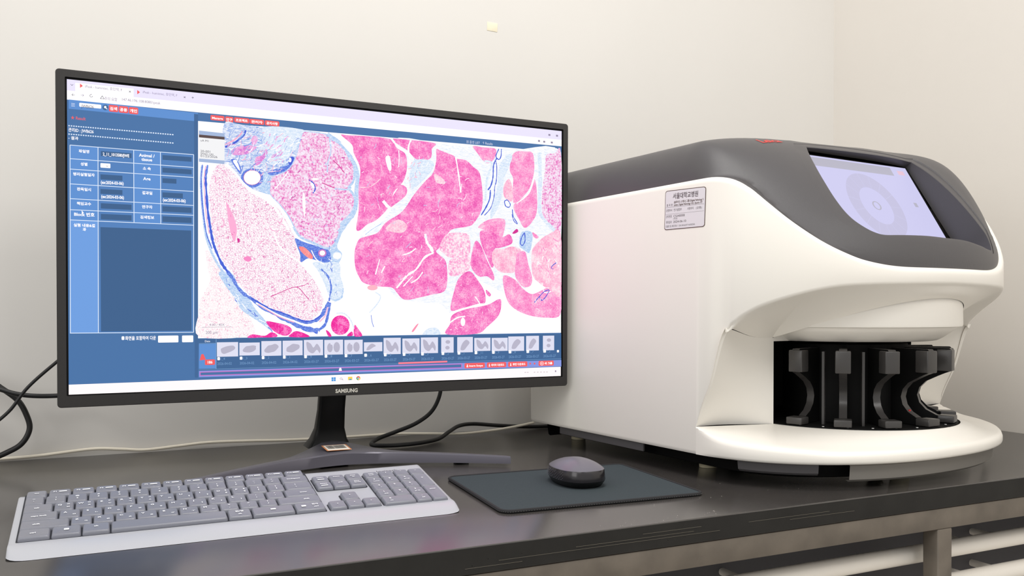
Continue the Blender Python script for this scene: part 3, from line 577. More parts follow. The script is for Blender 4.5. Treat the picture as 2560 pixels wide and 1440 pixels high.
for i, (x0, x1, y0, y1) in enumerate(TH):
    srect((x0, y0), (x1, y1), g_thumb)
    cx, cy, rx, ry = (x0 + x1) / 2, (y0 + y1) / 2, (x1 - x0) * .36, (y1 - y0) * .36
    if i < 4: spoly([(cx + rx * math.cos(a) * random.uniform(.85, 1.05), cy + ry * .8 * math.sin(a) * random.uniform(.8, 1.1) - .35 * ry * math.cos(a)) for a in np.linspace(0, 2 * PI, 13)[:-1]], g_sil if i else g_sil, True)
    elif i in (4, 8, 9, 10, 13, 14): spoly([(cx - rx, cy - ry), (cx - rx * .4, cy - ry * .7), (cx, cy), (cx + rx * .5, cy - ry * .7), (cx + rx, cy + ry * .2), (cx + rx * .9, cy + ry), (cx + rx * .5, cy + ry * .4), (cx, cy + ry), (cx - rx * .5, cy + ry * .9), (cx - rx * .9, cy + ry * .3)], g_sil, True)
    elif i in (5, 6): spoly(el(cx - rx * .55, cy + ry * .1, rx * .42, ry * .9, 12), g_sil); spoly(el(cx + rx * .45, cy, rx * .48, ry, 12), g_sil); spoly(el(cx - rx * .3, cy - ry * .7, rx * .2, ry * .25, 8), g_thumb)
    elif i == 7: spoly([(cx - rx, cy + ry), (cx - rx * .8, cy), (cx - rx * .2, cy - ry), (cx + rx * .4, cy - ry * .3), (cx, cy + ry * .2), (cx - rx * .6, cy + ry)], g_sil, True)
    elif i in (11, 17): spoly(el(cx + rx * .1, cy - ry * .55, rx * .55, ry * .35, 9), g_sil); spoly(el(cx, cy + ry * .5, rx * .5, ry * .35, 9), g_sil)
    else: spoly([(cx - rx * .8, cy + ry * .9), (cx - rx * .5, cy - ry * .2), (cx + rx * .2, cy - ry * .9), (cx + rx * .8, cy - ry * .4), (cx + rx * .3, cy + ry * .4), (cx - rx * .2, cy + ry)], g_sil, True)
    yb = 893 - (x0 - 542) * .0235 if i else 893
    srect((x0 + 1, yb), (x0 + 7.5, yb + 7.5), g_white, .0008); stext(names[i], (x0 + 9, yb + 7), 6, g_dim)
    stext('2026-04-02' if i < 4 else '2026-03-27', (x0 + 1, yb + 19.5), 6.5, g_dim, w=36 if i < 8 else 31)
srect((1391, 875), (1396, 881), g_white, .0008)
sline([(497, 924), (1402, 897)], 1, g_dim, False)
spoly([(995, 906), (1117, 901.8), (1117, 906), (995, 910.5)], g_bar)
spoly([(497, 927), (1402, 900), (1402, 916), (497, 943)], g_rail)
spoly([(499, 929.5), (1154, 909), (1154, 920), (499, 940)], g_pinkln); spoly([(501, 931.5), (1152, 911), (1152, 918), (501, 938)], g_navy)
spoly([(846, 927), (848, 919.5), (852, 919.5), (854, 927)], g_white)
for x0, x1, s in ((1160, 1211, '♟Image Scope'), (1216, 1264, '♟ 데이터 다운로드'), (1269, 1317, '♟ 화면 다운로드'), (1345, 1383, '⊕ 새 그룹')):
    y = 908 - (x0 - 1160) * .031; srect((x0, y), (x1, y + 11.5), g_red, .0018); stext(s, ((x0 + x1) / 2, y + 8.4), 4.6, g_white, 'C', .03, w=(x1 - x0) * .8)
for x in (1324, 1335): spoly(el(x, 909, 2.2, 2.4, 8), g_red)
# task bar icons
for k, (dx, dy) in enumerate(((0, 0), (5.6, -.2), (0, 5), (5.6, 4.8))): srect((828 + dx, 943.5 + dy), (832.8 + dx, 947.8 + dy), glow('icon_blue', (60, 150, 226)))
spoly(el(852, 946.5, 3, 2.6, 12), g_grey); spoly(el(852, 946.5, 2.2, 1.9, 12), g_pinkish); sline([(854, 948), (857, 950)], 1.2, g_grey, False)
srect((869, 942), (880, 950), glow('icon_yellow', (250, 216, 90)), .0006); srect((872, 947), (878, 950), glow('icon_teal', (90, 160, 200)))
ce = (895, 945.5)
for a0, c in ((0, (219, 82, 72)), (120, (250, 205, 80)), (240, (90, 170, 96))):
    spoly([ce] + [(ce[0] + 5.2 * math.cos(math.radians(a0 + k * 20 - 150)), ce[1] + 5 * math.sin(math.radians(a0 + k * 20 - 150))) for k in range(7)], glow('icon_%d' % a0, c))
spoly(el(ce[0], ce[1], 2.4, 2.3, 10), g_white); spoly(el(ce[0], ce[1], 1.7, 1.6, 10), glow('icon_core', (80, 130, 220)))
for x in (1310, 1316, 1333, 1341, 1349, 1357, 1364): srect((x, 930 - (x - 1310) * .02), (x + 4, 932 - (x - 1310) * .02), glow('tray_grey', (214, 205, 212)))
srect((1386, 926), (1389, 930), g_grey)
o = mon_part(scr.build('screen', recalc=False, smooth=False)); o['label'] = 'lit display with a blue form panel and a pink tissue scan'
o.matrix_basis = Rm @ Matrix.Translation((0, .0001, 0))

# ---- stand: neck, crescent foot, sticker
b = MB()
def sec(cx, cy, cz, w, d, r=.006): return [(cx + p[0], cy + p[1], cz) for p in rrect(w, d, r, 3)]
b.loft([sec(.2955, 1.352, .818, .066, .046), sec(.2965, 1.350, .830, .052, .036), sec(.2975, 1.346, .846, .0435, .026), sec(.2985, 1.338, .875, .0405, .021), sec(.299, 1.325, .92, .041, .019), sec(.299, 1.315, .97, .042, .020), sec(.299, 1.300, 1.02, .05, .03), sec(.299, 1.292, 1.06, .06, .035)], M_neck)
local(b.build('neck'), mon)
b = MB(); rings = []
NS = 48
for i in range(NS + 1):
    s_ = -1 + 2 * i / NS; a = abs(s_); x = 0.2984 + .2195 * s_
    yf = 1.253 - .096 * a ** 1.55
    w = .030 + .075 * max(0, 1 - a / .42) ** 1.4 if a < .42 else .030 - .008 * (a - .42)
    zt = .822 - .008 * a; zr = zt - .002 + .009 * max(0, 1 - a / .33) ** 1.3
    ang = -.148 * 1.5 * a ** .55 * (1 if s_ > 0 else -1)       # legs bend forward
    nx, ny = math.sin(-ang) * .6, 1
    def P(f, z): return (x + nx * f * w * .3, yf + ny * f * w, z)
    rings.append([P(0, .8032), P(0, zt - .0025), P(.03, zt - .0005), P(.1, zt), P(.45, (zt + zr) / 2), P(.9, zr), P(1, zr - .003), P(1, .8032)])
b.loft(rings, M_base)
local(b.build('stand_foot'), mon)
for x, y, w in ((.130, 1.225, .02), (.467, 1.225, .02), (.2984, 1.32, .04)):
    b = MB(); b.box((x, y, .8017), (w, .012, .0032), M_gap); local(b.build('rubber_pad'), mon)
b = MB(); M_stk = mat('sticker_paper', (240, 234, 224), 0.5); M_or = mat('sticker_border', (216, 140, 90), 0.5); M_ink = mat('black_ink', (60, 58, 60), 0.6)
def st(u, v, dz): return (.272 + .036 * u + .004 * (1 - v), 1.262 + .023 * v, .8236 + .0048 * v + dz)
b.add([st(0, 0, 0), st(1, 0, 0), st(1, 1, 0), st(0, 1, 0)], [[0, 1, 2, 3]], M_or)
b.add([st(.06, .06, .0002), st(.94, .06, .0002), st(.94, .94, .0002), st(.06, .94, .0002)], [[0, 1, 2, 3]], M_stk)
u = .14
while u < .86:
    du = random.choice((.008, .014, .02)); b.add([st(u, .3, .0004), st(u + du, .3, .0004), st(u + du, .85, .0004), st(u, .85, .0004)], [[0, 1, 2, 3]], M_ink); u += du + random.choice((.01, .016))
o = local(b.build('barcode_sticker', smooth=False, recalc=False), mon); o['label'] = 'small white barcode sticker with orange border'

# ------------------------------------------------------------------ keyboard
M_kb = mat('keyboard_grey', (178, 180, 187), 0.24, spec=0.5, bump=0.12, bscale=1500)
M_key = mat('key_grey', (124, 126, 136), 0.27, spec=0.5, bump=0.1, bscale=1500)
M_leg = mat('key_print', (236, 238, 242), 0.5)
M_well = mat('key_well', (40, 42, 50), 0.7)
KB0 = Vector((-.0818, .9413, .812)); ya, kt = .0097, .1741
ka = Vector((math.cos(ya), math.sin(ya), 0)); kb_ = Vector((-math.sin(ya), math.cos(ya), 0)); ktv = kb_ * math.cos(kt) + Vector((0, 0, math.sin(kt))); kn = ka.cross(ktv)
KM = Matrix(((ka.x, ktv.x, kn.x, KB0.x), (ka.y, ktv.y, kn.y, KB0.y), (ka.z, ktv.z, kn.z, KB0.z), (0, 0, 0, 1)))
kbd = empty('keyboard', KB0, (0, 0, 0)); kbd.matrix_world = KM
tag(kbd, 'full-size grey keyboard with white lettering in front of the monitor', 'keyboard')
# body: cross-section swept along x, ends taken in
b = MB(); prof = [(.1235, -.0048), (.122, -.0034), (.118, -.003), (.002, -.003), (-.004, -.0022), (-.009, -.0018), (-.014, -.0018), (-.019, -.0022), (-.024, -.0030), (-.0285, -.0040), (-.0325, -.0050), (-.035, -.0057), (-.033, -.0060), (-.02, -.0078), (.10, -.0190), (.119, -.0205), (.1245, -.016)]
xs = [(-.0072, .7, .985, .58), (-.0068, .9, .993, .68), (-.0055, 1.0, 1.0, .78), (-.003, 1, 1, .87), (.001, 1, 1, .94), (.007, 1, 1, .985), (.014, 1, 1, 1), (.412, 1, 1, 1), (.420, 1, 1, .975), (.4265, 1, 1, .90), (.4295, 1.0, 1.0, .80), (.4312, .9, .993, .70), (.4318, .7, .985, .62)]
rings = []
for x, zf, yf, ff in xs:
    rings.append([(x, .045 + ((y * ff if y < 0 else y) - .045) * yf, -.011 + (z + .011) * zf if z > -.011 else z) for y, z in prof])
b.loft(rings, M_kb)
# dark wells under the key groups
for x0, x1, y0, y1 in ((-.001, .2886, -.0012, .1245), (.2900, .3490, .0585, .0985), (.2915, .3488, -.0025, .0195), (.3098, .3308, .018, .0420), (.3508, .4266, -.0045, .0980)):
    b.add([((x0 + x1) / 2 + p[0], (y0 + y1) / 2 + p[1], -.0027) for p in rrect(x1 - x0, y1 - y0, .003, 4)], [list(range(20))], M_well)
put_text(b, 'logitech', mat('logo_dark', (84, 84, 92), .5), (.386, .1045, -.0029), (1, 0, 0), (0, 1, 0), .0085, 'C', .01)
body = b.build('keyboard_body', kbd)
for x in (.03, .39):
    b = MB(); b.box((x, .108, -.0242), (.02, .010, .0112), M_gap, .001); b.build('tilt_foot', kbd)
def key(x0, x1, y0, y1, leg=(), g=.0009, mark=None):
    """one key cap; leg = [(text, fx, fy, size_mm)] printed on its top"""
    cx, cy, w, h = (x0 + x1) / 2, (y0 + y1) / 2, x1 - x0 - g, y1 - y0 - g
    b = MB()
    def ring(i, z, sy=0.0, r=.002): return [(p[0], p[1] + sy, z) for p in rrect(w - 2 * i, h - 2 * i, r, 3)]
    b.loft([ring(.0, -.0026), ring(.0002, -.0008), ring(.0007, .0006, .0001), ring(.0014, .0013, .0003), ring(.0026, .00125, .0004), ring(.0045, .0010, .0005, .0015)], M_key)
    for t in leg:
        s, fx, fy, sz = t[:4]
        put_text(b, s, M_leg, (fx * w / 2, fy * h / 2 - sz * .00036, .0016), (1, 0, 0), (0, 1, 0), sz * .00112, 'C', .03)
    if mark: b.add([(mark[0] * w / 2 + p[0], mark[1] * h / 2 + p[1], .00155) for p in rrect(mark[2], mark[3], .0008, 3)], [list(range(16))], M_leg)
    o = b.build('key', kbd); o.location = (cx, cy, 0)
    return o
RW = [(0, .0212), (.0212, .0415), (.0415, .0628), (.0628, .0848), (.0848, .1062), (.1062, .1240)]
# function row
key(0, .0200, *RW[5], [('esc', 0, .1, 3.0)])
for i in range(12):
    x0 = .0205 + i * .02208; key(x0, x0 + .02208, *RW[5], [('F%d' % (i + 1), -.45, .2, 3.4)], mark=(.25, .2, .0075, .0026))
# number row
top = '! @ # $ % ^ & * ( ) _ +'.split(); low = '1 2 3 4 5 6 7 8 9 0 - ='.split()
key(0, .0185, *RW[4], [('~', -.1, .35, 3.6), ('`', -.1, -.3, 4)])
for i in range(12):
    x0 = .0185 + i * .01979; key(x0, x0 + .01979, *RW[4], [(top[i], 0, .38, 3.4), (low[i], 0, -.25, 3.6)])
key(.2560, .2868, *RW[4], [('backspace', -.05, .1, 3.3)])
jam = dict(Q='ㅂ', W='ㅈ', E='ㄷ', R='ㄱ', T='ㅅ', Y='ㅛ', U='ㅕ', I='ㅑ', O='ㅐ', P='ㅔ', A='ㅁ', S='ㄴ', D='ㅇ', F='ㄹ', G='ㅎ', H='ㅗ', J='ㅓ', K='ㅏ', L='ㅣ', Z='ㅋ', X='ㅌ', C='ㅊ', V='ㅍ', B='ㅠ', N='ㅜ', M='ㅡ')
dbl = dict(Q='ㅃ', W='ㅉ', E='ㄸ', R='ㄲ', T='ㅆ', O='ㅒ', P='ㅖ')
def letters(s, x, p, row):
    for i, ch in enumerate(s):
        if ch in jam:
            leg = [(ch, -.42, .3, 4.2), (jam[ch], .42, -.32, 3.6)] + ([(dbl[ch], .42, .35, 3.2)] if ch in dbl else [])
        else: leg = [({'[': '{', ']': '}', ';': ':', "'": '"', ',': '<', '.': '>', '/': '?'}[ch], 0, .35, 3.6), (ch, 0, -.25, 3.8)]
        key(x + i * p, x + (i + 1) * p, *RW[row], leg)
key(0, .0270, *RW[3], [('tab', -.1, 0, 3.3)]); letters('QWERTYUIOP[]', .0270, .01912, 3); key(.27 - .0136, .2870, *RW[3], [('|', -.2, .35, 3.4), ('\\', -.2, -.3, 3.4)])
key(0, .0323, *RW[2], [('caps lock', -.05, 0, 3.3)]); letters("ASDFGHJKL;'", .0323, .0200, 2); key(.2523, .2873, *RW[2], [('enter', .2, 0, 3.3)])
key(0, .0431, *RW[1], [('shift', -.35, 0, 3.3)]); letters('ZXCVBNM,./', .0431, .01983, 1); key(.2414, .2876, *RW[1], [('shift', .35, 0, 3.3)])
key(0, .0276, *RW[0], [('ctrl', -.1, 0, 3.3)]); key(.0276, .0537, *RW[0], mark=(0, .15, .0045, .004)); key(.0537, .0787, *RW[0], [('alt', 0, .2, 3.3)]); key(.0787, .1875, *RW[0])
key(.1875, .2116, *RW[0], [('한/영', 0, .35, 3.6), ('alt', 0, -.3, 3.2)]); key(.2116, .2556, *RW[0], mark=(0, .1, .0055, .0035)); key(.2556, .2878, *RW[0], [('한자', .4, .35, 3.4), ('ctrl', .4, -.3, 3.2)], mark=(-.4, .1, .005, .004))
# navigation block
nv = [.2905 + k * .01927 for k in range(4)]
for k, s in enumerate((('insert', ''), ('home', ''), ('page', 'up'))): key(nv[k], nv[k + 1], .0785, .0980, [(s[0], 0, .35, 3.0)] + ([(s[1], 0, -.1, 3.0)] if s[1] else []), mark=(0, -.25, .008, .0022) if k == 0 else None)
for k, s in enumerate((('delete', ''), ('end', ''), ('page', 'down'))): key(nv[k], nv[k + 1], .0590, .0785, [(s[0], 0, .35, 3.0)] + ([(s[1], 0, -.1, 3.0)] if s[1] else []), mark=(0, -.25, .008, .0022) if k == 0 else None)
an = [.2918 + k * .01895 for k in range(4)]
for k, s in enumerate('◂▾▸'): key(an[k], an[k + 1], -.0020, .0190, [(s, 0, .1, 4)])
key(an[1], an[2], .0190, .0415, [('▴', 0, .1, 4)])
# number pad
nx_ = [.3513 + k * .01865 for k in range(5)]; ny_ = [-.0040, .0172, .0378, .0580, .0780, .0975]
for k, s in enumerate((('num', 'lock'), ('/', ''), ('*', ''), ('−', ''))): key(nx_[k], nx_[k + 1], ny_[4], ny_[5], [(s[0], 0, .3, 3.2 if k == 0 else 4)] + ([(s[1], 0, -.15, 3.0)] if s[1] else []))
for r, row in ((3, (('7', 'home'), ('8', '▴'), ('9', 'pg up'))), (2, (('4', '◂'), ('5', ''), ('6', '▸'))), (1, (('1', 'end'), ('2', '▾'), ('3', 'pg dn')))):
    for k, s in enumerate(row): key(nx_[k], nx_[k + 1], ny_[r], ny_[r + 1], [(s[0], -.1, .35, 4)] + ([(s[1], 0, -.3, 2.7)] if s[1] else []))
key(nx_[3], nx_[4], ny_[2], ny_[4], [('+', 0, .3, 4.5)]); key(nx_[3], nx_[4], ny_[0], ny_[2], [('enter', 0, .45, 3)])
key(nx_[0], nx_[2], ny_[0], ny_[1], [('0', -.5, .3, 4), ('ins', -.5, -.3, 2.7)]); key(nx_[2], nx_[3], ny_[0], ny_[1], [('.', 0, .35, 4.5), ('del', 0, -.3, 2.7)])

# ------------------------------------------------------------------ mouse pad
M_pad = mat('pad_cloth', (62, 70, 74), 0.9, spec=0.15, noise=0.06, nscale=400, bump=0.5, bscale=2500)
M_bind = mat('pad_binding', (44, 44, 46), 0.75, spec=0.3, bump=0.8, bscale=1800)
M_thr = mat('pad_thread', (150, 148, 145), 0.7)
PW, PH = .2633, .2208
pad = empty('mouse_pad', (.3859, .8843, DESK), (0, 0, -.0624))
tag(pad, 'dark grey cloth mouse pad with stitched edge to the right of the keyboard', 'mouse pad')
def padring(i, z): return [(PW / 2 + p[0], PH / 2 + p[1], z) for p in rrect(PW - 2 * i, PH - 2 * i, .013 - i * .5, 8)]
b = MB(); b.loft([padring(.001, .0003), padring(.0, .001), padring(0, .0028), padring(.002, .0034), padring(.0035, .0031)], M_pad); b.build('cloth', pad)
b = MB(); ring = padring(.0012, .0024) ; b.tube(ring + ring[:1], .0021, M_bind, 8); b.build('stitched_edge', pad)
b = MB()
for k in range(len(ring)):
    A, B_ = Vector(ring[k]), Vector(ring[(k + 1) % len(ring)]); n_ = max(1, int((B_ - A).length / .0032))
    c_ = Vector((PW / 2, PH / 2, 0))
    for j in range(n_):
        p = A.lerp(B_, (j + .5) / n_); d = (B_ - A).normalized(); nrm = Vector((d.y, -d.x, 0))
        q = p + nrm * .00195 + Vector((0, 0, -.0003))
        b.box(q, (.0009 if abs(d.x) > .5 else .0003, .0003 if abs(d.x) > .5 else .0009, .0003), M_thr)
b.build('thread', pad, smooth=False)

# ------------------------------------------------------------------ mouse
M_mt = mat('mouse_top', (104, 102, 112), 0.28, spec=0.5); M_ms = mat('mouse_side', (48, 46, 49), 0.20, spec=0.7, metal=0.3); M_mb = mat('mouse_base', (12, 12, 12), 0.4)
ZP = DESK + .0036
mo = empty('mouse', (.5375, .9955, ZP), (0, 0, math.radians(-4))); tag(mo, 'dark grey wireless mouse resting on the mouse pad', 'mouse')
def mring(sx, sy, z, tilt=0.0, n=40, ex=2.5, dy=0.0):
    out = []
    for k in range(n):
        a = 2 * PI * k / n; c, s = math.cos(a), math.sin(a)
        x = .0325 * sx * math.copysign(abs(c) ** (2 / ex), c); y = .0500 * sy * math.copysign(abs(s) ** (2 / ex), s)
        x *= 1 - .10 * (y / .05 if y > 0 else 0) ; out.append((x, y + dy, z + tilt * y / .05))
    return out
b = MB(); b.loft([mring(.78, .82, 0.0002), mring(.86, .88, .0010), mring(.97, .975, .0070, .0), mring(.975, .98, .0076, .0)], M_mb); b.build('base', mo)
b = MB(); b.loft([mring(.98, .985, .0078), mring(.985, .99, .0086), mring(.97, .975, .014, -.0005), mring(.945, .955, .0205, -.001), mring(.935, .945, .0211, -.001)], M_ms); b.build('side_band', mo)
b = MB(); ringsT = [mring(.945, .955, .0207, -.001)]
for f in (.97, .9, .8, .65, .5, .35, .2, .08):
    h = .0207 + .0120 * (1 - f ** 2.1) ** .9; ringsT.append(mring(.945 * f, .955 * f, h, -.001 - .0 * f, dy=-.006 * (1 - f)))
b.loft(ringsT, M_mt); b.build('top_shell', mo)
b = MB()
for r in range(6):
    z = .0092 + r * .0019
    for c in range(9):
        a = math.radians(150 + c * 6.5 + (r % 2) * 3.2); t = (z - .0086) / .012; s = .987 - .040 * t
        cx, sx_ = math.cos(a), math.sin(a)
        x = .0325 * s * math.copysign(abs(cx) ** .8, cx); y = .05 * s * math.copysign(abs(sx_) ** .8, sx_)
        b.box((x, y, z), (.0008, .0009, .0006), M_mt, .0002)
b.build('grip_dots', mo)
b = MB(); b.tube([(-.003, .028, .0235), (.003, .028, .0235)], .005, M_mb, 20, True); b.build('scroll_wheel', mo)

# ------------------------------------------------------------------ cables
M_cb = mat('black_cable', (26, 26, 27), 0.42, spec=0.5); M_cw = mat('white_cable', (246, 238, 220), 0.5)
def cable(name, pts, r, m, label, n=8):
    b = MB(); b.tube(crom(pts, False, n), r, m, 12, True); return tag(b.build(name), label, 'cable')
cable('cable', [(.02, 1.315, 1.03), (.0, 1.40, 1.00), (-.044, 1.46, .976), (-.075, 1.46, .95), (-.111, 1.46, .915), (-.136, 1.462, .88), (-.166, 1.455, .856), (-.21, 1.44, .835), (-.27, 1.40, .8035)], .0024, M_cb, 'thin black cable running steeply down to the left from behind the monitor')
cable('cable', [(.08, 1.318, .93), (.02, 1.42, .905), (-.045, 1.48, .901), (-.077, 1.482, .899), (-.105, 1.482, .9), (-.128, 1.482, .904), (-.148, 1.484, .911), (-.18, 1.486, .922), (-.24, 1.488, .93), (-.32, 1.49, .90), (-.38, 1.49, .8045)], .0034, M_cb, 'black cable leaving the monitor almost level near its lower left corner')
cable('cable', [(-.30, 1.49, .94), (-.2, 1.496, .936), (-.167, 1.497, .926), (-.148, 1.497, .912), (-.127, 1.496, .893), (-.116, 1.495, .871), (-.112, 1.494, .851), (-.120, 1.493, .832), (-.136, 1.492, .82), (-.170, 1.488, .8085), (-.24, 1.48, .8045), (-.33, 1.46, .8045)], .0040, M_cb, 'thick black cable bulging in a round loop at the left edge of the picture')
cable('cable', [(.50, 1.325, 1.0), (.518, 1.43, .945), (.517, 1.45, .911), (.513, 1.45, .878), (.498, 1.45, .850), (.470, 1.45, .831), (.434, 1.452, .818), (.405, 1.448, .810), (.387, 1.430, .8055), (.384, 1.412, .8042), (.402, 1.399, .804), (.430, 1.396, .804), (.466, 1.405, .804), (.505, 1.432, .8045), (.535, 1.462, .811), (.565, 1.490, .8165), (.60, 1.506, .816), (.65, 1.507, .810), (.72, 1.505, .804), (.80, 1.50, .804)], .0035, M_cb, 'thick black cable curling from the monitor onto the bench behind the stand')
cable('cable', [(-.50, 1.5215, .8045), (-.30, 1.5215, .804), (-.153, 1.5215, .8045), (-.101, 1.521, .806), (-.031, 1.521, .811), (.01, 1.521, .808), (.045, 1.521, .8045), (.096, 1.521, .8075), (.139, 1.521, .810), (.20, 1.521, .8085), (.26, 1.521, .806), (.34, 1.521, .8045), (.45, 1.5215, .8045), (.51, 1.5, .8042), (.560, 1.474, .8042), (.62, 1.482, .8048), (.665, 1.478, .8095), (.70, 1.462, .8175)], .0024, M_cw, 'cream white cable lying along the foot of the wall behind the monitor')

# ------------------------------------------------------------------ slide scanner
M_wh = mat('scanner_white', (243, 239, 231), 0.42, spec=0.4, bump=0.06, bscale=1200)
M_gr = mat('scanner_grey', (78, 76, 78), 0.38, spec=0.45, bump=0.3, bscale=2200)
M_bk = mat('scanner_black', (9, 9, 9), 0.7, spec=0.2)
M_rk = mat('rack_black', (64, 62, 61), 0.30, spec=0.55, bump=0.2, bscale=900)
M_sk = mat('scanner_skirt', (92, 90, 92), 0.5)
YA = math.radians(6.4); S0 = Vector((.6535, 1.392, DESK))
# local axes: x = across the machine, y = MINUS depth (front is -y), z up
scn = empty('slide_scanner', S0, (0, 0, YA)); tag(scn, 'large white and grey slide scanner with a carousel bay beside the monitor', 'scanner')
L3 = lambda u, v, z: (u, -v, z)
WS, CU, V0, BF, NE = .545, .2725, .44, .195, 2.2
def outl(th):
    c, s = math.cos(th), math.sin(th)
    return CU - (WS / 2) * math.copysign(abs(c) ** (2 / NE), c), V0 + BF * abs(s) ** (2 / NE)
def interp(x, T):
    """smooth curve through a table (cubic between entries, never overshooting much)"""
    if x <= T[0][0]: return T[0][1]
    for i in range(len(T) - 1):
        (a, fa), (b_, fb) = T[i], T[i + 1]
        if x <= b_:
            s0 = (fb - fa) / (b_ - a)
            sa = s0 if i == 0 else (fb - T[i - 1][1]) / (b_ - T[i - 1][0]); sb = s0 if i + 2 >= len(T) else (T[i + 2][1] - fa) / (T[i + 2][0] - a)
            if i == 0 or s0 * (T[i][1] - T[i - 1][1]) <= 0: sa = 0 if i else s0
            if i + 2 < len(T) and s0 * (T[i + 2][1] - fb) <= 0: sb = 0
            h = b_ - a; t = (x - a) / h
            return (2 * t ** 3 - 3 * t * t + 1) * fa + (t ** 3 - 2 * t * t + t) * h * sa + (3 * t * t - 2 * t ** 3) * fb + (t ** 3 - t * t) * h * sb
    return T[-1][1]
def sm(x): x = min(max(x, 0), 1); return x * x * (3 - 2 * x)
SEAM = [(-9, .402), (-.02, .402), (.12, .4005), (.24, .3945), (.35, .382), (.46, .3635), (.58, .343), (.69, .326), (.8, .311), (.92, .298), (1.03, .289), (1.19, .2825), (1.37, .281), (1.58, .281)]
def seam(th): th = min(th, PI - th); return interp(th, SEAM)
FB = [(.2, .203), (.25, .209), (.3, .2165), (.43, .230), (.67, .2455), (.85, .2535), (1.0, .2563), (1.37, .2585), (1.6, .2595)]
def fbot(th): th = min(th, PI - th); return interp(th, FB)
def crease(v): return interp(v, [(.434, .070), (.446, .100), (.461, .131), (.479, .187), (.489, .204)])
LIP = [(-.1, .070), (0, .066), (.16, .058), (.43, .0545), (.67, .052), (.89, .0495), (1.6, .050)]
def lip(th): th = min(th, PI - th); return interp(th, LIP)
def stat():
    """stations around the plan outline: (u, v, th, zone)"""
    S = []
    S.append((CU, 0, -5)); S.append((.02, 0, -5))
    for k in range(1, 5): a = PI / 2 * k / 4; S.append((.02 - .02 * math.sin(a), .02 - .02 * math.cos(a), -5))
    for v in (.1, .2, .3, .38, .42, .43399): S.append((0, v, -3))
    S.append((0, .434, -.03)); S.append((0, .4375, -.02))
    return S
half = stat(); ths = [PI * (k / 220 - .07 * math.sin(4 * PI * k / 220) / (2 * PI)) for k in range(221)]
ST = [(u, v, th) for u, v, th in half] + [(*outl(t), t) for t in ths] + [(WS - u, v, th if th > -4 else th) for u, v, th in reversed(half)]
Nst = len(ST)
def normal(i):
    a, c = ST[max(i - 1, 0)], ST[min(i + 1, Nst - 1)]; d = Vector((c[0] - a[0], c[1] - a[1])); d.normalize()
    return Vector((-d.y, d.x)) if False else Vector((d.y, -d.x))
def inset(i, d):
    n_ = normal(i); c = Vector((CU - ST[i][0], .25 - ST[i][1])); n_ = n_ if n_.dot(c) > 0 else -n_
    return ST[i][0] + n_.x * d, ST[i][1] + n_.y * d
def zbot(u, v, th):
    if th <= -.5: return .033
    t = min(th, PI - th) if th >= 0 else th
    if v < .488 and t < .22: return crease(v)
    return fbot(th)
hs = MB()
rows = [[] for _ in range(7)]
for i, (u, v, th) in enumerate(ST):
    zb, zs = zbot(u, v, th), seam(th) if th >= 0 else .402
    r_ = .005
    fo_ = 0 if (th < -.01 and th > -2) else (1 if zb > .034 else .4)
    for k, (d, z) in enumerate(((.004 * fo_, zb), (.001 * fo_, zb + .0018), (0, zb + r_), (0, zs - .008), (.0010, zs - .0040), (.0034, zs - .0010), (.0072, zs))):
        x, y = inset(i, d); rows[k].append(L3(x, y, z))
# split at the crease so that the lower edge steps cleanly
hs.grid(rows, M_wh)
# ring around the carousel: wall, lip and top
iL = next(i for i, s in enumerate(ST) if s[2] == -.03); iR = Nst - 1 - iL
ridx = list(range(iL, iR + 1)); DC = (.277, .453); DR = .1545
def inner(w, R, zc, uL=.122, uR=.432):
    """path from the left crease along the mid face, round the carousel and back; w in 0..1"""
    if w < .16: t = w / .16; return (uL * t, .434 + .024 * t)
    if w > .84: t = (1 - w) / .16; return (uR + (WS - uR) * (1 - t), .434 + .024 * t)
    a = -PI / 2 + PI * (w - .16) / .68
    return DC[0] + R * math.sin(a), DC[1] + .003 + R * math.cos(a)
def wof(i):
    th = ST[i][2]
    th = max(0, th) if i < Nst / 2 else (PI if th < 0 else th)
    return min(max((th / PI), 0), 1) if True else 0
rr = [[] for _ in range(12)]
arcs = np.cumsum([0] + [math.hypot(ST[b_][0] - ST[a][0], ST[b_][1] - ST[a][1]) for a, b_ in zip(ridx, ridx[1:])]); arcs /= arcs[-1]
for k, i in enumerate(ridx):
    th = ST[i][2] if ST[i][2] >= 0 else -.05
    th = th if i < Nst / 2 or ST[i][2] >= 0 else PI + .05
    zl = lip(th); w = arcs[k]; iu, iv = inner(w, DR, 0); zi = .068 if .16 < w < .84 else .068 + .002 * abs(1 - (min(w, 1 - w) / .16))
    pts = []
    g_ = sm(min(arcs[k], 1 - arcs[k]) / .07)
    for d, z in ((.003 * g_, .033), (.0008 * g_, .0345), (0, .037), (0, zl - .007), (.0012 * g_, zl - .0035), (.0035 * g_, zl - .0012), (.007 * g_, zl)):
        pts.append((*inset(i, d), z))
    ox, oy = inset(i, .007 * g_)
    for f in (.15, .35, .6, .85, 1.0): pts.append((ox + (iu - ox) * f, oy + (iv - oy) * f, zl + (zi - zl) * sm(f)))
    for q, p in enumerate(pts): rr[q].append(L3(*p))
hs.grid(rr, M_wh)
# underside of the chassis shell
hs.add([L3(*inset(i, .0015 if ST[i][1] < .43 else .003), .033) for i in range(Nst)], [list(range(Nst))], M_wh)
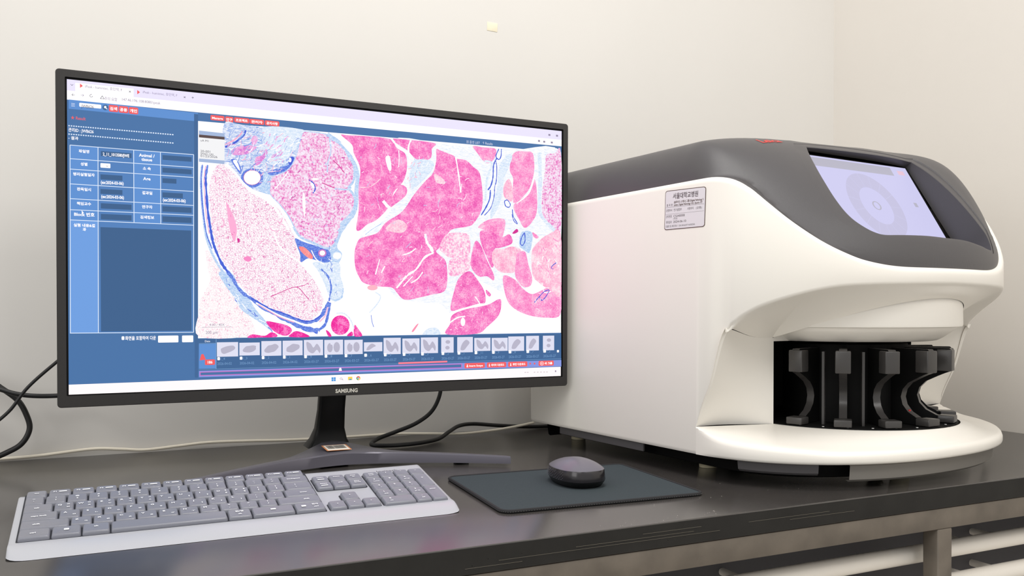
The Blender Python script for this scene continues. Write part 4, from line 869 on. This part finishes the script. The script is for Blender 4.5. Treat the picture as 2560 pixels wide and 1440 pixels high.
# mid face either side of the bay and above it
for sgn in (0, 1):
    fx = (lambda u: u) if sgn == 0 else (lambda u: WS - u)
    ue = .122 if sgn == 0 else WS - .432
    rws = []
    for zi in range(13):
        f = zi / 12; vcr = interp(f, [(0, .434), (.2, .446), (.45, .461), (.85, .479), (1, .488)]); z0, z1 = crease(vcr), .068 + f * .120
        rws.append([L3(fx(ue * t), vcr + (.458 - vcr) * t - .012 * math.sin(PI * t) * (1 - .3 * f), z0 + (z1 - z0) * sm(t * 1.2)) for t in [k / 12 for k in range(13)]])
    hs.grid(rws, M_wh)
hs.add([L3(.122, .458, .183), L3(.432, .458, .183), L3(.432, .458, .225), L3(.122, .458, .225)], [[0, 1, 2, 3]], M_wh)
# overhang underside
tids = [i for i in range(Nst) if ST[i][2] >= .2 and ST[i][2] <= PI - .2]
ar2 = np.cumsum([0] + [math.hypot(ST[b_][0] - ST[a][0], ST[b_][1] - ST[a][1]) for a, b_ in zip(tids, tids[1:])]); ar2 /= ar2[-1]
ur = [[] for _ in range(11)]
for k, i in enumerate(tids):
    w = ar2[k]; zb = fbot(ST[i][2]); iu, iv = inner(w, .158, 0); wm = min(w, 1 - w)
    if wm < .16: tq = wm / .16; iu = .122 * tq if w < .5 else WS - (WS - .432) * tq; iv = .488 - .030 * tq - .0084 * math.sin(PI * tq); zi = .2035 - .0155 * sm(1.2 * tq)
    else: zi = .188 + .054 * math.sin(PI / 2 * (wm - .16) / .34) ** 1.2
    ox, oy = inset(i, .004 * (0 if wm == 0 else 1))
    pts = [(ox, oy, zb)] + [(ox + (iu - ox) * f, oy + (iv - oy) * f, zb + (zi - zb) * (.35 * f + .65 * f * f) - .006 * math.sin(PI * f)) for f in [j / 10 for j in range(1, 11)]]
    for q, p in enumerate(pts): ur[q].append(L3(*p))
hs.grid(ur, M_wh)
hs.build('housing', scn, angle=50)
# drum over the carousel and its cone
dr = MB()
def arc(R, z, a0=-95, a1=95, n=60, c=DC): return [L3(c[0] + R * math.sin(math.radians(a0 + (a1 - a0) * k / n)), c[1] + R * math.cos(math.radians(a0 + (a1 - a0) * k / n)), z) for k in range(n + 1)]
dr.grid([arc(.159, .262), arc(.160, .206), arc(.1590, .2035), arc(.1570, .2025), arc(.1535, .2025)], M_wh)
dr.build('drum', scn)
dr = MB(); dr.grid([arc(.1535, .2045), arc(.1525, .2015), arc(.146, .196), arc(.134, .1875), arc(.127, .1840), arc(.122, .1830), arc(.02, .1830)], M_wh)
dr.build('lower_cone', scn)
# black loading bay
by = MB()
by.add([L3(.122, .458, .0665), L3(.122, .29, .0665), L3(.432, .29, .0665), L3(.432, .458, .0665), L3(.122, .458, .1835), L3(.122, .29, .1835), L3(.432, .29, .1835), L3(.432, .458, .1835)],
       [[0, 1, 2, 3], [4, 5, 6, 7], [0, 1, 5, 4], [1, 2, 6, 5], [2, 3, 7, 6]], M_bk)
by.build('loading_bay', scn)
# carousel with slots
car = MB(); car.loft([[L3(DC[0] + R * math.cos(a), DC[1] + R * math.sin(a), z) for a in np.linspace(0, 2 * PI, 97)[:-1]] for R, z in ((.150, .0675), (.1545, .0678), (.1540, .0692), (.05, .0694))], M_bk)
car.loft([[L3(DC[0] + R * math.cos(a), DC[1] + R * math.sin(a), z) for a in np.linspace(0, 2 * PI, 49)[:-1]] for R, z in ((.088, .069), (.088, .178), (.02, .1785))], M_bk)
caro = car.build('carousel', scn)
M_led = mat('led_spot_white', (240, 240, 238), .4)  # painted white dots stand in for bright LED holes near the rim
for k in range(12):
    a = math.radians(-80 + 12.25 * k + 6); 
    
    im = MB(); im.cyl(L3(DC[0] + .1475 * math.sin(a), DC[1] + .1475 * math.cos(a), .0694), .0016, .0006, M_led, 10); im.build('led_spot', caro)
def fin(phi, red=False):
    prof = [(.148, .1715), (.148, .1415), (.140, .1385), (.126, .1320)]
    for k in range(1, 12):
        a = math.radians(55 + k * (250 / 12)); prof.append((.150 + .046 * math.cos(a) * 1.0, .1065 + .0300 * math.sin(a))) if .150 + .046 * math.cos(a) < .135 else None
    prof += [(.125, .0800), (.137, .0785), (.152, .0785), (.152, .0700), (.086, .0700), (.086, .1735), (.146, .1735)]
    b = MB()
    def half(r, z): return .0052 if .1 < z < .137 or z < .0 else (.0098 if r > .128 else .0070)
    a = math.radians(phi)
    def P(r, t, z): return L3(DC[0] + r * math.sin(a) + t * math.cos(a), DC[1] + r * math.cos(a) - t * math.sin(a), z)
    T = .0052
    lo, hi = [P(r, -T, z) for r, z in prof], [P(r, T, z) for r, z in prof]
    b.loft([lo, hi], M_rk, cap=False); b.add(lo, [list(range(len(lo)))[::-1]], M_bk); b.add(hi, [list(range(len(hi)))], M_bk)  # unlit plate sides: their shade is put in as black
    def pad(r0, r1, z0, z1, t):
        c = Vector(P((r0 + r1) / 2, 0, (z0 + z1) / 2)); bb = MB(); bb.box((0, 0, 0), (2 * t, r1 - r0, z1 - z0), M_rk, .0015)
        Mx = Matrix.Translation(c) @ Matrix.Rotation(a, 4, 'Z'); b.add([Mx @ Vector(p) for p in bb.v], bb.f, M_rk)
    pad(.130, .1500, .1415, .1715, .0100); pad(.132, .1535, .0700, .0800, .0115)
    if red: b.box(P(.113, 0, .088), (.004, .004, .002), mat('red_mark', (200, 30, 30), .5))
    b.build('slot_divider', caro)
for ph in (-64, -40):
    a = math.radians(ph); b = MB(); b.box((0, 0, 0), (.0034, .006, .100), M_rk); b.v = [tuple(Matrix.Translation(L3(DC[0] + .122 * math.sin(a), DC[1] + .122 * math.cos(a), .1195)) @ Matrix.Rotation(a, 4, 'Z') @ Vector(p)) for p in b.v]; b.build('divider_rib', caro)
for k in range(7): fin(-76.5 + 24.5 * k, k == 3)
# grey upper cover: rings run from the rim of the screen pocket out to the seam
def vmax(u):
    a = abs((u - CU) / (WS / 2)); return V0 + BF * max(0, 1 - a ** NE) ** (1 / NE)
fo, fz = [], []
for sa, sb in zip(ST, ST[1:]):
    za, zb = [seam(q[2]) if q[2] >= 0 else .402 for q in (sa, sb)]
    n_ = max(1, int(math.hypot(sb[0] - sa[0], sb[1] - sa[1]) / .0015))
    for k in range(n_): fo.append((sa[0] + (sb[0] - sa[0]) * k / n_, sa[1] + (sb[1] - sa[1]) * k / n_)); fz.append(za + (zb - za) * k / n_)
fo, fz = np.array(fo), np.array(fz)
CI = .0068                     # the cover stands this far inside the white lip
def surf(u, v, edge=None):
    a = (u - CU) / (WS / 2); fr = (v - .40) / max(vmax(u) - .40, 1e-3)
    z0 = .450 + .022 * (1 - a ** 4) + .016 * (u / WS); ex = 1.8 + .9 * sm((u - .4) / .1)
    q = np.hypot(fo[:, 0] - u, fo[:, 1] - v); k = int(q.argmin()); d = max(0, float(q[k]) - CI); zs = float(fz[k]) - .001
    zn = .3035; B_ = z0 if fr < 0 else z0 - (z0 - zn) * min(fr, 1) ** ex
    B_ = max(B_, zs + .004); R_ = .034 - .015 * sm((v - .46) / .12)
    s_ = min(d / R_, 1); return zs + (B_ - zs) * math.sqrt(max(0, 1 - (1 - s_) ** 2.3))
PC = (.272, .545)
rim = [(.178, .4665), (.25, .4695), (.33, .4715), (.4075, .4735)]
rimR = [(.4095, .49), (.411, .52), (.413, .55), (.4155, .58)]
rimB = [(.4165, .591), (.413, .5985), (.404, .6025), (.38, .6085), (.34, .614), (.28, .6165), (.22, .6135), (.175, .607), (.152, .600), (.136, .589)]
rimL = [(.128, .575), (.127, .558), (.131, .54), (.139, .52), (.152, .498), (.166, .480)]
loopp = rim + crom([rim[-1]] + rimR + rimB + rimL + [rim[0]], False, 6)[1:-1]
loopp = [np.array(p) for p in loopp]
def ray_hit(loop, a):
    c, d = np.array(PC), np.array([math.cos(a), math.sin(a)]); best = 0
    for p, q in zip(loop, loop[1:] + loop[:1]):
        e = q - p; den = d[0] * e[1] - d[1] * e[0]
        if abs(den) < 1e-12: continue
        w = p - c; t = (w[0] * e[1] - w[1] * e[0]) / den; r = (w[0] * d[1] - w[1] * d[0]) / den
        if t > 0 and -1e-6 <= r <= 1 + 1e-6: best = max(best, t)
    return best
outline = [np.array(inset(i, CI)) for i in range(Nst)]
angs = sorted(set([round(2 * PI * k / 420, 5) for k in range(420)] + [round(math.atan2(p[1] - PC[1], p[0] - PC[0]) % (2 * PI), 5) for p in (loopp[0], loopp[3])]))
rowsC = [[] for _ in range(40)]
for a in angs:
    d = np.array([math.cos(a), math.sin(a)]); r0, r1 = ray_hit(loopp, a), ray_hit(outline, a); L_ = r1 - r0
    g = min(.0185, .42 * L_); amp = .0021 * sm((PC[1] + d[1] * r0 - .455) / .03)
    near = [0, .0008, .0018, g * .5, g * .96, g, g * 1.05]
    far = [g * 1.05 + (L_ - g * 1.05) * (1 - (1 - t) ** 2.4) for t in [k / 26 for k in range(1, 27)]]
    for k, q in enumerate(near + far):
        p = np.array(PC) + d * (r0 + q); z = surf(*p)
        if k == 0: z -= .0009
        if k == 1: z -= .0003
        if k <= 4: z -= amp
        rowsC[k].append((p[0], p[1], z))
rowsC = [r for r in rowsC if r]
# pocket walls drop square onto the plane of the screen
PN = (.85, .526)
def onto(p, f=1.0):
    h = (p[1] - .468) * PN[0] + (p[2] - .443) * PN[1]; h = (h + .001) * f
    return (p[0], p[1] - PN[0] * h, p[2] - PN[1] * h)
cv = MB()
cv.grid([[L3(*onto(p, f)) for p in rowsC[0] + rowsC[0][:1]] for f in (1, .66, .33, .06)] + [[L3(*p) for p in r + r[:1]] for r in rowsC + [[(p[0], p[1], p[2] - .005) for p in rowsC[-1]]]], M_gr)
cv.build('upper_cover', scn, angle=34, recalc=True)
# touch screen
ts = MB(); g_ts = glow('touch_lilac', (206, 204, 240)); g_tg = glow('touch_grey', (184, 182, 198)); g_tr = glow('touch_ring', (197, 194, 224)); g_tw = glow('touch_pale', (203, 201, 233))
def TS(x, y, k=0):           # x 0..1 across, y 0..1 from the top
    v = .4655 + (.548 - .4655) * y; z = .443 - (v - .468) * 1.634
    return L3(.146 + .2600 * x, v + .0003 + k * .0001, z + .0002 + k * .00006)
ts.add([TS(-.10, 0), TS(1, 0), TS(1, 1), TS(-.10, 1)], [[0, 1, 2, 3]], M_bk)
ts.add([TS(-.085, .01, 1), TS(.01, .01, 1), TS(.01, .99, 1), TS(-.085, .99, 1)], [[0, 1, 2, 3]], glow('touch_lilac', (206, 204, 240)))
ts.add([TS(.01, .01, 1), TS(.985, .01, 1), TS(.985, .99, 1), TS(.01, .99, 1)], [[0, 1, 2, 3]], g_ts)
ts.add([TS(.01, .03, 2), TS(.83, .03, 2), TS(.83, .13, 2), TS(.01, .13, 2)], [[0, 1, 2, 3]], g_tg)
N_ = 48; A_ = np.linspace(0, 2 * PI, N_ + 1); cx, cy = .50, .53
for r0, r1, g_, kk in ((.21, .37, g_tr, 2),):
    ts.grid([[TS(cx + r0 * .58 * math.cos(a), cy + r0 * math.sin(a), kk) for a in A_], [TS(cx + r1 * .58 * math.cos(a), cy + r1 * math.sin(a), kk) for a in A_]], g_)
for k in range(15):
    a = 2 * PI * k / 15; p = [(r, a + d) for r, d in ((.21, -.012), (.37, -.008), (.37, .008), (.21, .012))]
    ts.add([TS(cx + r * .58 * math.cos(q), cy + r * math.sin(q), 3) for r, q in p], [[0, 1, 2, 3]], g_tw)
ts.grid([[TS(cx + .04 * .58 * math.cos(a), cy + .04 * math.sin(a), 3) for a in A_], [TS(cx + .06 * .58 * math.cos(a), cy + .05 * math.sin(a), 3) for a in A_]], g_tg)
for x, y, w, h, g_ in ((.88, .06, .06, .05, glow('touch_rose', (232, 196, 214))), (.86, .45, .03, .05, g_tg), (.04, .05, .03, .05, g_ts), (.10, .05, .03, .05, g_ts)):
    ts.add([TS(x, y, 4), TS(x + w, y, 4), TS(x + w, y + h, 4), TS(x, y + h, 4)], [[0, 1, 2, 3]], g_)
o = ts.build('touch_screen', scn, smooth=False, recalc=False); o['label'] = 'lit lilac touch screen with a pale slot wheel'
# red lettering on the ridge
b = MB(); vt, ft, wt_ = text_geo('Leica', .02)
z_at = lambda u, v: surf(u, v)
M_red = mat('red_lettering', (226, 60, 56), .45)
vs = []
for x, y in vt:
    u, v = .106 + x * .040 / wt_, .452 - y * .020; vs.append(L3(u, v, z_at(u, v) + .0006))
b.add(vs, ft, M_red)
b.build('red_lettering', scn, smooth=False, recalc=False)['label'] = 'red brand lettering on the grey ridge'
# asset label on the left flank
lb = MB(); M_lab = mat('label_film', (232, 230, 234), .35); M_lb = mat('label_brown', (92, 72, 62), .5); M_txt = mat('label_text', (88, 80, 82), .5)
cs = [(.3715, .4015), (.4530, .3985), (.4505, .3455), (.3690, .3470)]
def LP(x, y, k=0):
    a = Vector(cs[0]).lerp(Vector(cs[1]), x); c = Vector(cs[3]).lerp(Vector(cs[2]), x); p = a.lerp(c, y); return (-.0003 - k * .0001, -p.x, p.y - .009)
def rp(w, h, r, k): return [LP(.5 + p[0], .5 - p[1] * 1.0, k) for p in rrect(w, h, r, 4)]
lb.add(rp(1, 1, .06, 0), [list(range(20))], M_lb); lb.add(rp(.975, .965, .05, 1), [list(range(20))], M_lab)
def lt(s, x, y, h, m, w=None, bold=.0):
    v_, f_, ww = text_geo(s, bold); sx = (w / ww) if w else h / .62 * .9
    lb.add([LP(x + p[0] * sx, y - p[1] * h / .72, 2) for p in v_], f_, m)
lt('서울대학교병원', .20, .215, .115, M_txt, .62, .015)
lt('품 목 명', .045, .40, .05, M_txt, .15); lt('(슬라이드 스캐너) 그룹 (Digital Pathology S', .23, .335, .05, M_lb, .72, .02); lt('ystem, Digital Pathology GX, Aperio GT', .23, .405, .05, M_lb, .70, .02)
lt('운영부서', .04, .535, .055, M_txt, .15); lt('연구실험부', .23, .535, .055, M_txt, .20); lt('사용부서', .57, .535, .055, M_txt, .15); lt('(공통)', .78, .535, .05, M_sk, .14)
lt('관리번호', .04, .69, .055, M_txt, .15); lt('CS240008', .23, .69, .06, M_txt, .28); lt('(의공)', .23, .745, .035, M_txt, .1)
lt('취득일자', .04, .835, .055, M_txt, .15); lt('2024-06-10', .23, .835, .06, M_txt, .32); lt('모델명 및 제조회사 · S/N 04162277 AURORA', .03, .935, .045, M_sk, .74)
lb.add([LP(.03, .425, 2), LP(.97, .425, 2), LP(.97, .43, 2), LP(.03, .43, 2)], [[0, 1, 2, 3]], M_sk); lb.add([LP(.03, .60, 2), LP(.97, .60, 2), LP(.97, .604, 2), LP(.03, .604, 2)], [[0, 1, 2, 3]], M_sk)
lb.build('asset_label', scn, smooth=False, recalc=False)['label'] = 'printed property label with Korean text'
# chassis, skirts and feet below the white shell
ch = MB(); ch.loft([[L3(*inset(i, d), z) for i in range(Nst)] for d, z in ((.045, .010), (.040, .012), (.035, .034))], M_bk); ch.build('chassis', scn)
def skirt(a, b_, z0, d, m):
    ids = [i for i in range(Nst) if a <= ST[i][2] <= b_]
    s = MB(); s.grid([[L3(*inset(i, d + .004), .0335) for i in ids], [L3(*inset(i, d), .030) for i in ids], [L3(*inset(i, d + .002), z0 + .003) for i in ids], [L3(*inset(i, d + .006), z0) for i in ids], [L3(*inset(i, d + .012), z0 + .001) for i in ids]], m); s.build('skirt_panel', scn)
skirt(.24, .80, .0165, .016, M_sk); skirt(.95, 2.5, .0092, .012, mat('skirt_lit', (128, 124, 118), .5))  # front skirt is the lit strip, its light put into a paler colour
s = MB(); s.box(L3(.012, .20, .025), (.004, .22, .012), M_sk, .001); s.build('skirt_panel', scn)
M_ft = mat('foot_cream', (214, 204, 172), .6)
for u, v in ((.0765, .376), (.247, .570), (.47, .376), (.0765, .05), (.47, .05)):
    s = MB(); s.cyl(L3(u, v, .0002), .0125, .034, M_ft, 24, .014); s.build('foot', scn)
